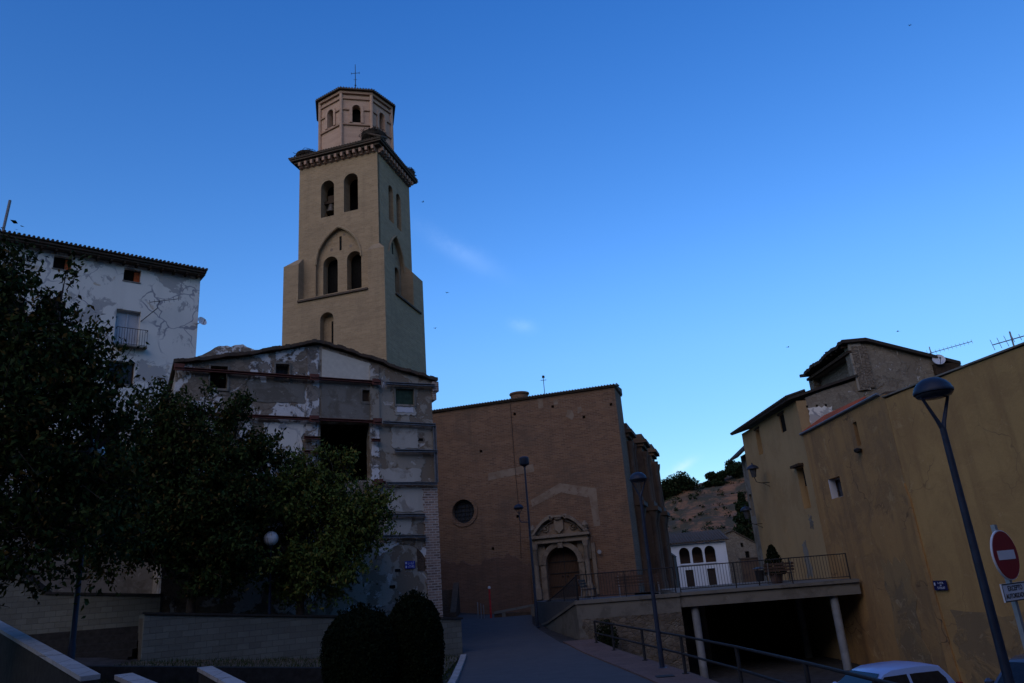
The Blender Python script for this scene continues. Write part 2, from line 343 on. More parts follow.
class MB:
    def __init__(s): s.v = []; s.f = []
    def add(s, vs, fs):
        k = len(s.v); s.v += [tuple(map(float, p)) for p in vs]; s.f += [tuple(i+k for i in f) for f in fs]; return s
    def hexa(s, p):   # p: 8 points, bottom ring then top ring
        return s.add(p, [(3, 2, 1, 0), (4, 5, 6, 7), (0, 1, 5, 4), (1, 2, 6, 5), (2, 3, 7, 6), (3, 0, 4, 7)])
    def box(s, x0, x1, y0, y1, z0, z1):
        return s.hexa([(x0, y0, z0), (x1, y0, z0), (x1, y1, z0), (x0, y1, z0), (x0, y0, z1), (x1, y0, z1), (x1, y1, z1), (x0, y1, z1)])
    def prism(s, bottom, top):
        n = len(bottom); fs = [tuple(range(n))[::-1], tuple(range(n, 2*n))] + [(i, (i+1) % n, n+(i+1) % n, n+i) for i in range(n)]
        return s.add(list(bottom)+list(top), fs)
    def tube(s, pts, rad, n=8, caps=True):
        pts = [Vector(p) for p in pts]; rad = rad if isinstance(rad, (list, tuple)) else [rad]*len(pts)
        vs = []; up = Vector((0, 0, 1))
        for i, p in enumerate(pts):
            d = (pts[min(i+1, len(pts)-1)] - pts[max(i-1, 0)]).normalized()
            a = d.cross(up if abs(d.z) < .95 else Vector((1, 0, 0))).normalized(); b = a.cross(d)
            vs += [p + rad[i]*(math.cos(2*math.pi*k/n)*a + math.sin(2*math.pi*k/n)*b) for k in range(n)]
        fs = [(i*n+k, i*n+(k+1) % n, (i+1)*n+(k+1) % n, (i+1)*n+k) for i in range(len(pts)-1) for k in range(n)]
        if caps: fs += [tuple(range(n))[::-1], tuple(range((len(pts)-1)*n, len(pts)*n))]
        return s.add(vs, fs)
    def lathe(s, prof, c=(0, 0, 0), n=16, cap=True):
        vs = [(c[0]+r*math.cos(2*math.pi*k/n), c[1]+r*math.sin(2*math.pi*k/n), c[2]+z) for r, z in prof for k in range(n)]
        m = len(prof)
        fs = [(i*n+k, i*n+(k+1) % n, (i+1)*n+(k+1) % n, (i+1)*n+k) for i in range(m-1) for k in range(n)]
        if cap: fs += [tuple(range(n))[::-1], tuple(range((m-1)*n, m*n))]
        return s.add(vs, fs)
    def build(s, name, mat, parent=None, smooth=False, label=None, cat=None, group=None, kind=None, uv=True, bevel=0):
        me = bpy.data.meshes.new(name); base = Vector()
        if parent is not None: base = BASE.get(parent.name, Vector())
        me.from_pydata([Vector(p) - base for p in s.v], [], s.f); 
        bm = bmesh.new(); bm.from_mesh(me)
        if bevel: bmesh.ops.bevel(bm, geom=[e for e in bm.edges if len(e.link_faces) == 2 and e.calc_face_angle(0) > .5], offset=bevel, segments=2, affect='EDGES', profile=.5)
        if smooth != 'leaf': bmesh.ops.recalc_face_normals(bm, faces=bm.faces)
        if uv:
            L = bm.loops.layers.uv.new('UVMap')
            for f in bm.faces:
                nn = f.normal
                if abs(nn.z) > .75:
                    for l in f.loops: l[L].uv = (l.vert.co.x, l.vert.co.y)
                else:
                    h = Vector((-nn.y, nn.x, 0)); h = h.normalized() if h.length > 1e-6 else Vector((1, 0, 0))
                    for l in f.loops: l[L].uv = (l.vert.co.dot(h), l.vert.co.z)
        bm.to_mesh(me); bm.free()
        if smooth is True:
            me.polygons.foreach_set('use_smooth', [True]*len(me.polygons))
            try: me.set_sharp_from_angle(angle=R(40))
            except Exception: pass
        me.materials.append(mat if not isinstance(mat, str) else M[mat])
        o = bpy.data.objects.new(name, me); COL.objects.link(o)
        if parent is not None:
            o.parent = parent; BASE[o.name] = base
        return tag(o, label, cat, group, kind)

class Fr:
    """vertical wall frame: u along azimuth az, z up, d outward (towards the square)"""
    def __init__(s, o, az, flip=False):
        s.o = Vector((o[0], o[1], 0)); s.d = Vector((math.cos(R(az)), math.sin(R(az)), 0)); n = Vector((-s.d.y, s.d.x, 0))
        if n.dot(s.o) > 0: n = -n
        s.n = -n if flip else n; s.az = az
    def P(s, u, z, d=0): return s.o + s.d*u + s.n*d + Vector((0, 0, z))
    def box(s, mb, u0, u1, z0, z1, d0, d1):
        q = [(u0, d0), (u1, d0), (u1, d1), (u0, d1)]
        return mb.hexa([s.P(u, z0, d) for u, d in q] + [s.P(u, z1, d) for u, d in q])
    def slab(s, mb, outer, holes=(), d0=0, thick=.5):
        loops = [list(outer)] + [list(h) for h in holes]
        flat = [p for l in loops for p in l]
        tri = tessellate_polygon([[Vector((p[0], p[1], 0)) for p in l] for l in loops])
        n = len(flat); vs = [s.P(u, z, d0) for u, z in flat] + [s.P(u, z, d0-thick) for u, z in flat]
        fs = [tuple(t) for t in tri] + [tuple(i+n for i in t[::-1]) for t in tri]
        k = 0
        for l in loops:
            m = len(l); fs += [(k+i, k+(i+1) % m, n+k+(i+1) % m, n+k+i) for i in range(m)]; k += m
        return mb.add(vs, fs)
def rect(u0, u1, z0, z1): return [(u0, z0), (u1, z0), (u1, z1), (u0, z1)]
def arch(u0, u1, z0, z1, n=10):
    r = (u1-u0)/2; c = (u0+u1)/2; zs = z1-r
    return [(u0, z0), (u1, z0)] + [(c+r*math.cos(math.pi*k/n), zs+r*math.sin(math.pi*k/n)) for k in range(n+1)]
def ogive(u0, u1, z0, z1, zs, n=8):
    h = (u1-u0)/2; c = (u0+u1)/2; H_ = z1-zs; r = (h*h+H_*H_)/(2*h); t1 = math.asin(min(1, H_/r))
    rt = [(u1-r+r*math.cos(t1*k/n), zs+r*math.sin(t1*k/n)) for k in range(n+1)]
    return [(u0, z0), (u1, z0)] + rt + [(2*c-u, z) for u, z in rt[::-1][1:]]
def circ(c, z, r, n=20): return [(c+r*math.cos(2*math.pi*k/n), z+r*math.sin(2*math.pi*k/n)) for k in range(n)]
def arch_ring(fr, mb, u0, u1, zs, r_out, d0, d1, n=12, a0=0, a1=math.pi):
    c = (u0+u1)/2; r = (u1-u0)/2
    for k in range(n):
        a, b = a0+(a1-a0)*k/n, a0+(a1-a0)*(k+1)/n
        q = [(c+r*math.cos(a), zs+r*math.sin(a)), (c+r*math.cos(b), zs+r*math.sin(b)), (c+r_out*math.cos(b), zs+r_out*math.sin(b)), (c+r_out*math.cos(a), zs+r_out*math.sin(a))]
        mb.hexa([fr.P(u, z, d0) for u, z in q] + [fr.P(u, z, d1) for u, z in q])
def noise1(x, s): return math.sin(x*1.7+s)*.5+math.sin(x*4.3+s*2.1)*.3+math.sin(x*9.1+s*3.3)*.2

# ------------------------------------------------------------------ setting: ground, path, hill
def interp(x, xs, ys): return float(np.interp(x, xs, ys))
def xr(y): return interp(y, [5, 13.5, 17, 21, 24.75, 28.7, 33.5], [4.75, 4.39, 4.16, 3.75, 3.25, 2.72, 2.05])
def pz(y): return interp(y, [9, 18, 29, 40, 47, 60, 80, 95], [-1.65, -2.6, -2.55, -2.2, -1.65, -1.3, -1.75, -1.8])
def pk(y): return interp(y, [5, 10, 16.5, 20, 28, 50], [-2.6, -3.1, -3.65, -4.1, -4.3, -4.3])
def gz(x, y):
    z = pz(y)
    if x < -3: z += .11*min(-3-x, 16)
    if y < 44.5 and x > xr(y)+.25 and y < 34.2: z = pk(y)
    elif y < 44.5 and x > 6.35: z = pk(y)
    elif y >= 44.5 and x > 6.35: z = min(z, -1.1) if y < 56 else z
    return z
xs = sorted(set([-3000, -1200, -500, -200, -80, -40, 40, 80, 200, 500, 1200, 3000] + [round(-24+.5*i, 2) for i in range(128)] + [round(1.5+.2*i, 2) for i in range(20)] + [6.3, 6.36]))
ys = sorted(set([-3000, -800, -200, -60, -25, -10, 140, 200, 400, 900, 3000] + [round(.5*i, 2) for i in range(0, 222)] + [34.1, 34.15, 34.25, 44.45, 44.55]))
mb = MB(); nx = len(xs)
mb.add([(x, y, gz(x, y)+.03*noise1(x*1.3+y*.7, 2)*(abs(x) < 40)-.04) for y in ys for x in xs],
       [(j*nx+i, j*nx+i+1, (j+1)*nx+i+1, (j+1)*nx+i) for j in range(len(ys)-1) for i in range(nx-1)])
mb.build('ground', M['asphalt'], kind='structure', smooth=True)

def strip(name, mat, rows, lift=.05, skirt=.25):
    """a sheet through rows of (x, y) following the ground"""
    mb = MB(); m = len(rows[0])
    vs = [(x, y, pz(y)+lift+max(0, (-3-x)*.11)) for r in rows for x, y in r]
    mb.add(vs, [(j*m+i, j*m+i+1, (j+1)*m+i+1, (j+1)*m+i) for j in range(len(rows)-1) for i in range(m-1)])
    return mb.build(name, M[mat], kind='structure', smooth=True)
rows = []
for y in [9+.75*i for i in range(53)]:
    l = interp(y, [9, 24, 31, 38, 48], [-2.3, -2.4, -2.75, -4.2, -6.4]); r = min(xr(y)-1.0, interp(y, [30, 33, 42, 48], [9, 1.0, -.1, -.1]))
    rows.append([(l+(r-l)*i/8, y) for i in range(9)])
strip('path', 'path', rows)
# pink pavement along the railing: a raised slab with a kerb edge
mb = MB(); ysl = [8+1.0*i for i in range(26)]
for a, b in zip(ysl[:-1], ysl[1:]):
    q = [(xr(a)-1.0, a), (xr(a)+.24, a), (xr(b)+.24, b), (xr(b)-1.0, b)]
    mb.hexa([(x, y, pz(y)-.35) for x, y in q] + [(x, y, pz(y)+.09) for x, y in q])
mb.build('pavement', M['pave'], kind='structure')
mb = MB(); mb.hexa([(xr(21)-.75, 20.6, pz(21)+.094), (xr(21)-.3, 20.6, pz(21)+.094), (xr(21)-.3, 21.0, pz(21)+.094), (xr(21)-.75, 21.0, pz(21)+.094), (xr(21)-.75, 20.6, pz(21)+.105), (xr(21)-.3, 20.6, pz(21)+.105), (xr(21)-.3, 21.0, pz(21)+.105), (xr(21)-.75, 21.0, pz(21)+.105)])
mb.build('manhole_cover', M['iron'], label='dark square drain cover set in the pink pavement beside the railing', cat='drain cover')
# kerb along the lawn
mb = MB(); kl = [(-2.28, 19), (-2.38, 23.7), (-2.72, 30.9)]
for (x0, y0), (x1, y1) in zip(kl[:-1], kl[1:]):
    n = 6
    for i in range(n):
        a, b = i/n, (i+.97)/n; q = [(x0+(x1-x0)*a-.22, y0+(y1-y0)*a), (x0+(x1-x0)*a, y0+(y1-y0)*a), (x0+(x1-x0)*b, y0+(y1-y0)*b), (x0+(x1-x0)*b-.22, y0+(y1-y0)*b)]
        mb.hexa([(x, y, pz(y)-.2) for x, y in q] + [(x, y, pz(y)+.13) for x, y in q])
mb.build('kerb', M['kerb'], kind='structure')

def fbm(x, y):
    v = 0; a = 1; f = .045
    for k in range(5):
        v += a*math.sin(x*f*1.3+y*f*.7+k*1.7)*math.cos(y*f*1.1-x*f*.5+k*2.3); a *= .55; f *= 2.1
    return v
def hillz(x, y):
    t = max(0, min(1, (y-93)/45)); t = t*t*(3-2*t)
    edge = max(0, min(1, (x+30)/40))*max(0, min(1, (170-x)/60))
    top = interp(x, [0, 24, 28, 31, 35, 40, 55, 100], [9, 14.6, 16.2, 15.8, 16.3, 17.6, 21, 20])
    z = -1.9+(top+1.9)*t*edge + fbm(x, y)*.9*t
    st = 1.9; f = z/st - math.floor(z/st); z = (math.floor(z/st) + (f**4))*st*.85 + z*.15      # worn terraces
    return z - .08
hx = [-40+1.6*i for i in range(140)]; hy = [90+1.3*i for i in range(80)]
mb = MB(); m = len(hx)
mb.add([(x, y, hillz(x, y)) for y in hy for x in hx], [(j*m+i, j*m+i+1, (j+1)*m+i+1, (j+1)*m+i) for j in range(len(hy)-1) for i in range(m-1)])
mb.build('hill', M['hill'], kind='structure')
# unseen slopes added behind the camera and on the right to block low light
def blocker_height(x, y):
    t = max(0, min(1, (-12-y)/52)); r = max(0, min(1, (x-48)/70))*max(0, min(1, (75-y)/30))
    return -2.4+52*t**.85+30*r**.9*(1-t*.6)+2*fbm(x, y)*min(1, t*3+r*2)
mb = MB(); hx = [-200+8*i for i in range(58)]; hy = [-150+7*i for i in range(33)]; m = len(hx)
mb.add([(x, y, blocker_height(x, y)-.6*(blocker_height(x, y) < -1.5)-2*(-40 < x < 48 and y > -12)) for y in hy for x in hx], [(j*m+i, j*m+i+1, (j+1)*m+i+1, (j+1)*m+i) for j in range(len(hy)-1) for i in range(m-1)])
mb.build('blocker_hill', M['hill'], kind='structure', smooth=True)

# ------------------------------------------------------------------ bell tower
C0 = Vector((-8.96, 50, 0)); TF = Fr(C0, 165); TR = Fr(C0, 75); TF.n = Vector((-math.sin(R(15)), -math.cos(R(15)), 0)); TR.n = Vector((math.cos(R(15)), -math.sin(R(15)), 0))
def T2(u, w, z): return C0 + TF.d*u + TR.d*w + Vector((0, 0, z))
def tprism(mb, u0, u1, w0, w1, z0, z1, tu=0, tw=0):
    return mb.prism([T2(u0, w0, z0), T2(u1, w0, z0), T2(u1, w1, z0), T2(u0, w1, z0)], [T2(u0+tu, w0+tw, z1), T2(u1-tu, w0+tw, z1), T2(u1-tu, w1-tw, z1), T2(u0+tu, w1-tw, z1)])
tower = thing('bell_tower', 'tall square brick bell tower with an octagonal tiled top behind the ruined house', 'tower', T2(4.2, 3.6, -2.2))
W0, W1 = 8.5, 7.35
mb = MB(); TF.slab(mb, rect(0, W0, -2.2, 21.6), [arch(4.2, 5.3, 17.0, 20.3)], 0, .55)
tprism(mb, 0, W0, .55, W1, -2.2, 21.6); low = mb.build('lower_shaft', M['tower'], tower)
mb = MB(); TF.box(mb, 4.42, 4.64, 17.3, 19.7, -.545, -.50); mb.build('painted_slit', M['dark'], tower)  # black strip on the niche back paints the shade of a slit
for u0, u1, w0, w1 in ((0, 1.35, 0, 1.8), (7.2, W0, 0, 1.8), (0, 1.35, 5.3, W1), (7.2, W0, 5.3, W1)):
    mb = MB(); a = .6
    uo, ui = (u0, u1) if u0 == 0 else (u1, u0); wo, wi = (w0, w1) if w0 == 0 else (w1, w0)
    s_u = 1 if ui > uo else -1; s_w = 1 if wi > wo else -1
    mb.prism([T2(uo, wo, 21.6), T2(ui, wo, 21.6), T2(ui, wi, 21.6), T2(uo, wi, 21.6)], [T2(uo, wo, 24.7), T2(ui, wo, 24.7), T2(ui, wi, 24.7), T2(uo, wi, 24.7)])
    mb.prism([T2(uo, wo, 24.703), T2(ui, wo, 24.703), T2(ui, wi, 24.703), T2(uo, wi, 24.703)], [T2(uo+s_u*.72, wo+s_w*.72, 25.45), T2(ui-s_u*.05, wo+s_w*.72, 25.45), T2(ui-s_u*.05, wi-s_w*.05, 25.45), T2(uo+s_u*.72, wi-s_w*.05, 25.45)])
    mb.build('corner_pier', M['tower'], tower)
UF = Fr(T2(.75, .75, 0), 165); UR = Fr(T2(.75, .75, 0), 75); UF.n = TF.n; UR.n = TR.n
mb = MB(); TF.box(mb, 1.36, 7.19, 21.48, 21.62, .003, .14); mb.build('string_course', M['roof'], tower)
mb = MB(); TR.box(mb, 1.81, 6.6, 21.48, 21.62, .003, .14); mb.build('string_course', M['roof'], tower)
UW, VW = 6.95, 6.2
mb = MB(); TF.box(mb, .76, 7.69, 21.603, 21.75, -.74, -.02); TR.box(mb, .82, 6.94, 21.603, 21.75, -.74, -.02); mb.build('sill_course', M['tower'], tower)
for fr, w, og, small, up, t0, t1 in ((UF, UW, (1.5, 5.4, 21.9, 27.6, 24.7), [(3.67, 4.92, 22.0, 25.35), (1.66, 2.88, 22.0, 25.4)], [(3.82, 4.98, 28.7, 31.95), (1.72, 2.95, 28.75, 32.1)], 0, UW),
                             (UR, VW, (1.6, 4.6, 21.9, 27.5, 24.8), [(1.95, 2.85, 22.0, 25.0), (3.3, 4.2, 22.0, 25.0)], [(1.93, 2.80, 28.4, 31.7), (3.42, 4.30, 28.4, 31.7)], .004, VW)):
    mb = MB(); fr.slab(mb, rect(t0, t1, 21.6, 33.5), [ogive(*og)] + [arch(*a) for a in up], 0, .30)
    fr.slab(mb, rect(t0+.004, t1-.004, 21.6, 33.49), [arch(*a) for a in small] + [arch(*a) for a in up], -.303, .70)
    mb.build('upper_shaft', M['tower'], tower)
    c = (og[0]+og[1])/2; mb = MB()           # moulded rib round the big blind arch
    pts = ogive(og[0]-.0, og[1]+.0, og[2], og[3], og[4])[2:]
    mb.tube([fr.P(u, z, .0) for u, z in pts], .10, 6); mb.build('arch_moulding', M['tower'], tower)
    mb = MB(); fr.box(mb, c-.12, c+.06, 25.7, 26.9, -.32, -.29); mb.build('painted_slit', M['dark'], tower)  # slit's dark painted as a black box on the recessed panel
    for u, z in ((c-.9, 25.9), (c+.75, 25.9), (c-.35, 27.0)):
        mb = MB(); mb.add(*(lambda p: (p, [tuple(range(len(p)))]))([fr.P(u+.13*math.cos(k*math.pi/5), z+.13*math.sin(k*math.pi/5), -.299) for k in range(10)])); mb.build('pale_disc', M['pale'], tower)
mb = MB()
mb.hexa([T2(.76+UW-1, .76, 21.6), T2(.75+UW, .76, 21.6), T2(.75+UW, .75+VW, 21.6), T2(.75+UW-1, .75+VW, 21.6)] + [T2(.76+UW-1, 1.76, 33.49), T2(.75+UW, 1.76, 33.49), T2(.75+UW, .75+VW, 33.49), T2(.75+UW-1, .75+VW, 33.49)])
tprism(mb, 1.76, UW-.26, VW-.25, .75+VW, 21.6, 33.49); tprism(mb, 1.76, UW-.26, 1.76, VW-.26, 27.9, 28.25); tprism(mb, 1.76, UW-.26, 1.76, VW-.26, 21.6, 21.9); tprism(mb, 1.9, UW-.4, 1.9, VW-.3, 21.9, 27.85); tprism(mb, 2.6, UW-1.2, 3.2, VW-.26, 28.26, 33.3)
mb.build('shade_black_core', M['dark'], tower)  # masonry inside coloured black in place of missing light
# cornice, corbels, low tiled roof
mb = MB(); tprism(mb, .75, .75+UW, .75, .75+VW, 33.5, 33.95); tprism(mb, .42, 1.08+UW, .42, 1.08+VW, 33.953, 34.12); tprism(mb, .2, 1.3+UW, .2, 1.3+VW, 34.123, 34.26)
mb.build('cornice', M['roof'], tower)  # tile-dark colour also paints in the shadow below the tile edge
k0 = None
for fr, w in ((UF, UW), (UR, VW)):
    n = 13 if w > 6.5 else 12
    for i in range(n):
        u = .12+i*(w-.44)/(n-1); mb = MB(); fr.box(mb, u, u+.2, 33.62, 33.948, .003, .46); fr.box(mb, u, u+.2, 33.5, 33.617, .003, .25); mb.build('corbel', M['drum_trim'], tower)
mb = MB(); tprism(mb, .12, 1.38+UW, .12, 1.38+VW, 34.263, 34.34); tprism(mb, .12, 1.38+UW, .12, 1.38+VW, 34.343, 35.0, 1.6, 1.4); mb.build('skirt_roof', M['roof'], tower)
mb = MB()
for fr, w in ((UF, UW), (UR, VW)):
    i = -.62
    while i < w+.6:
        mb.tube([fr.P(i, 34.36, .66), fr.P(i, 34.95, -.55)], .085, 6); i += .24
mb.build('eave_tiles', M['roof'], tower)
oc = Vector((-12.15, 55.45, 0)); OR = 3.2
def ov(k, r, z): return oc + Vector((r*math.cos(R(36+45*k)), r*math.sin(R(36+45*k)), z))
mb = MB(); mb.prism([ov(k, OR-.75, 34.5) for k in range(8)], [ov(k, OR-.75, 40.4) for k in range(8)]); mb.build('shade_black_core', M['dark'], tower)  # black fill stands in for the unlit inside of the drum
for k in range(8):
    a, b = ov(k, OR, 0), ov(k+1, OR, 0); dv = b-a; w = dv.length; fr = Fr(a, math.degrees(math.atan2(dv.y, dv.x))); mid = (a+b)/2-oc; fr.n = mid.normalized()
    mb = MB(); c = w/2; fr.slab(mb, rect(0, w, 34.4, 40.5), [arch(c-.34, c+.34, 37.55, 39.2)], 0, .5); mb.build('drum_wall', M['drum'], tower)
    mb = MB(); arch_ring(fr, mb, c-.35, c+.35, 38.86, .58, .003, .10, 10); fr.box(mb, c-.58, c-.35, 37.5, 38.86, .003, .10); fr.box(mb, c+.35, c+.58, 37.5, 38.86, .003, .10); mb.build('window_surround', M['drum'], tower)
    for u0, u1, z0, z1, d1 in ((-.06, w+.06, 37.22, 37.36, .13), (-.06, c-.59, 38.68, 38.80, .12), (c+.59, w+.06, 38.68, 38.80, .12), (-.06, w+.06, 39.75, 39.88, .13), (-.08, w+.08, 40.25, 40.495, .2)):
        mb = MB(); fr.box(mb, u0, u1, z0, z1, .003, d1); mb.build('string_course', M['drum_trim'], tower)
    mb = MB(); q = ov(k, OR+.06, 0); mb.tube([q+Vector((0, 0, 34.4)), q+Vector((0, 0, 40.5))], .14, 8); mb.build('pilaster', M['drum'], tower)
OE = OR+.46
mb = MB(); mb.prism([ov(k, OE, 40.51) for k in range(8)], [ov(k, OE, 40.60) for k in range(8)])
mb.prism([ov(k, OE, 40.603) for k in range(8)], [ov(k, .15, 42.1) for k in range(8)])
for k in range(8):
    a, b = ov(k, OE, 40.62), ov(k+1, OE, 40.62); n = 12
    for i in range(n): p = a.lerp(b, (i+.5)/n); q = p.lerp(oc+Vector((0, 0, 42.1)), .25); mb.tube([p+(p-oc).normalized()*.03-Vector((0, 0, .02)), q], .07, 6)
drum_roof = mb.build('octagonal_roof', M['roof'], tower)
mb = MB(); o_ = oc; mb.tube([o_+Vector((0, 0, 41.9)), o_+Vector((0, 0, 45.75))], [.05, .025], 6); mb.tube([o_+Vector((-.36, 0, 44.8)), o_+Vector((.36, 0, 44.8))], .022, 6)
for dx in (-.36, .36): mb.tube([o_+Vector((dx, 0, 44.70)), o_+Vector((dx, 0, 44.90))], .022, 6)
mb.lathe([(.02, 0), (.10, .08), (.02, .18)], o_+Vector((0, 0, 43.4)), 8); mb.tube([o_+Vector((-.16, 0, 44.1)), o_+Vector((.16, 0, 44.1))], .018, 5)
mb.build('cross', M['iron'], tower)
bell = thing('bell', 'dark bronze bell with its yoke hanging in the upper left tower opening', 'bell', UF.P(4.4, 29.4, -.62))
bp = UF.P(4.4, 29.35, -.62)
mb = MB(); mb.lathe([(.42, 0), (.40, .08), (.30, .3), (.24, .6), (.16, .72), (.02, .76)], bp, 16); mb.build('bell_body', M['bronze'], bell, True)
mb = MB(); UF.box(mb, 3.83, 4.97, 30.15, 30.38, -.75, -.5); UF.box(mb, 4.15, 4.65, 30.383, 30.85, -.72, -.53); mb.build('yoke', M['wood'], bell)
def nest(c, r, h, label):
    mb = MB(); mb.lathe([(r*.55, -.05), (r*.95, h*.35), (r, h*.75), (r*.7, h), (r*.3, h*.92)], c, 14)
    for i in range(170):
        a = random.uniform(0, 6.28); rr = r*random.uniform(.45, 1.08); z = random.uniform(.05, 1.05)*h
        p = Vector(c)+Vector((rr*math.cos(a), rr*math.sin(a), z)); d = Vector((-math.sin(a)+random.gauss(0, .6), math.cos(a)+random.gauss(0, .6), random.gauss(0, .25))).normalized()*random.uniform(.25, .55)
        mb.tube([p-d*.5, p+d*.5], .022, 4)
    mb.build('stork_nest', M['twig'], label=label, cat='nest', group='stork nests on the tower cornice')
nest(T2(7.15, 1.0, 34.40), .95, .62, 'wide flat stork nest of twigs on the far left corner of the tower cornice')
nest(T2(1.15, 1.0, 34.55), 1.0, .92, 'tall stork nest of twigs at the near corner of the cornice, against the octagon')
nest(T2(.8, 6.9, 34.4), .65, .85, 'small stork nest of twigs at the right end of the tower cornice')

# ------------------------------------------------------------------ church
CF = Fr((6.55, 48), 165); CS = Fr((6.55, 48), 75); CF.n = TF.n; CS.n = TR.n
church = thing('church', 'dark brick church with round window and carved stone doorway', 'church', CF.P(6, -2.2))
holes = [circ(11.1, 5.0, .78), arch(3.55, 5.65, -.95, 2.15, 14)] + [rect(u-.09, u+.09, z-.09, z+.09) for u, z in ((7.0, 11.15), (4.3, 11.3), (2.25, 10.3), (.35, 10.9), (7.35, 4.3), (9.6, 8.9), (9.2, 2.4))]
mb = MB(); CF.slab(mb, [(0, -2.2), (16.5, -2.2), (16.5, 12.05), (0, 12.05)], holes, 0, .9); CS.box(mb, .9, 3.0, -2.2, 12.04, -16.4, 0); mb.build('front_wall', M['church'], church)
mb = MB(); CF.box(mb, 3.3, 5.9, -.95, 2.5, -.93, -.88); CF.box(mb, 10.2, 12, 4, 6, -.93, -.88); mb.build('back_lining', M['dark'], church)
mb = MB(); n = 90                             # eroded rubble skirting
for i in range(n):
    u0, u1 = 6.75+(16.4-6.75)*i/n, 6.75+(16.4-6.75)*(i+1)/n
    h0, h1 = [1.75+.35*noise1(u*.9, 1)+.10*noise1(u*7, 4)-.25*max(0, 8-u) for u in (u0, u1)]
    mb.hexa([CF.P(u0, -2.2, .003), CF.P(u1, -2.2, .003), CF.P(u1, -2.2, .12), CF.P(u0, -2.2, .12), CF.P(u0, h0, .003), CF.P(u1, h1, .003), CF.P(u1, h1-.06, .05), CF.P(u0, h0-.06, .05)])
mb.build('rubble_base', M['church_low'], church)
mb = MB()
for i in range(24):
    u0, u1 = -.02+2.55*i/24, -.02+2.55*(i+1)/24; h0, h1 = [.35+.3*noise1(u*1.3, 3)+.1*noise1(u*8, 4) for u in (u0, u1)]
    mb.hexa([CF.P(u0, -2.2, .003), CF.P(u1, -2.2, .003), CF.P(u1, -2.2, .1), CF.P(u0, -2.2, .1), CF.P(u0, h0, .003), CF.P(u1, h1, .003), CF.P(u1, h1-.06, .05), CF.P(u0, h0-.06, .05)])
mb.build('rubble_base', M['church_low'], church)
mb = MB(); CF.box(mb, -.08, 16.7, 12.053, 12.12, -3.1, .14); 
mb.hexa([CF.P(-.12, 12.123, .2), CF.P(16.7, 12.123, .2), CF.P(16.7, 12.123, -3.1), CF.P(-.12, 12.123, -3.1), CF.P(-.12, 12.18, .2), CF.P(16.7, 12.18, .2), CF.P(16.7, 12.6, -3.1), CF.P(-.12, 12.6, -3.1)])
u = -.2
while u < 16.6: mb.tube([CF.P(u, 12.18, .24), CF.P(u, 12.31, -.9)], .055, 6); u += .2
roof = mb.build('roof', M['roof'], church)
mb = MB(); c = CF.P(6.8, 12.2, -.9); mb.lathe([(.62, 0), (.62, .45), (.70, .47), (.70, .58), (.5, .6)], c, 14); mb.build('chimney', M['church'], roof)
mb = MB(); p = CF.P(4.95, 12.3, -.8); mb.tube([p, p+Vector((0, 0, 1.5))], .025, 6); mb.tube([p+Vector((-.2, 0, 1.15)), p+Vector((.2, 0, 1.15))], .02, 5); mb.box(p.x-.08, p.x+.1, p.y-.01, p.y+.01, p.z+1.3, p.z+1.48); mb.build('weather_vane', M['iron'], roof)
mb = MB(); arch_ring(CF, mb, 11.1-.79, 11.1+.79, 5.0, 1.02, .003, .07, 26, 0, 2*math.pi); rw = mb.build('round_window', M['church'], church)
mb = MB(); mb.add([CF.P(u, z, -.35) for u, z in circ(11.1, 5.0, .80)], [tuple(range(20))]); mb.build('pane', M['pane'], rw)
mb = MB()
for i in range(-2, 3):
    q = .27*i; h = math.sqrt(.77**2-q*q)
    CF.box(mb, 11.1+q-.018, 11.1+q+.018, 5.0-h, 5.0+h, -.33, -.30); CF.box(mb, 11.1-h, 11.1+h, 5.0+q-.018, 5.0+q+.018, -.295, -.27)
mb.build('grille', M['iron'], rw)
for poly in ([(5.55, 5.28), (6.4, 5.2), (9.2, 4.95), (9.25, 5.4), (8.1, 5.62), (5.6, 5.85)], ):
    mb = MB(); CF.slab(mb, [(5.95, 7.1), (9.2, 6.85), (9.15, 7.35), (6.0, 7.6)], [], .012, .01); mb.build('pale_patch', M['pale'], church)
mb = MB(); CF.slab(mb, [(6.35, 5.25), (4.3, 6.15), (1.95, 5.55), (1.95, 3.2), (2.35, 3.2), (2.45, 5.0), (4.3, 5.55), (6.3, 4.8)], [], .012, .01); mb.build('pale_patch', M['pale'], church)
for poly in ([(4.95, 11.3), (5.3, 11.3), (5.3, 11.95), (4.95, 11.95)], [(3.05, 10.2), (3.45, 10.5), (3.3, 10.95), (3.0, 10.9), (2.9, 10.5)], [(2.3, 10.7), (2.65, 10.6), (2.6, 11.0), (2.35, 11.05)], [(3.9, 11.4), (4.2, 11.4), (4.2, 11.75), (3.9, 11.75)]):
    mb = MB(); CF.slab(mb, poly, [], .012, .01); mb.build('pale_patch', M['pale'], church)
mb = MB(); mb.tube([CF.P(7.25, 11.9, .03), CF.P(7.27, 8, .03), CF.P(7.22, 4.0, .03), CF.P(7.3, 1.6, .1)], .014, 5); mb.build('cable', M['iron'], church)
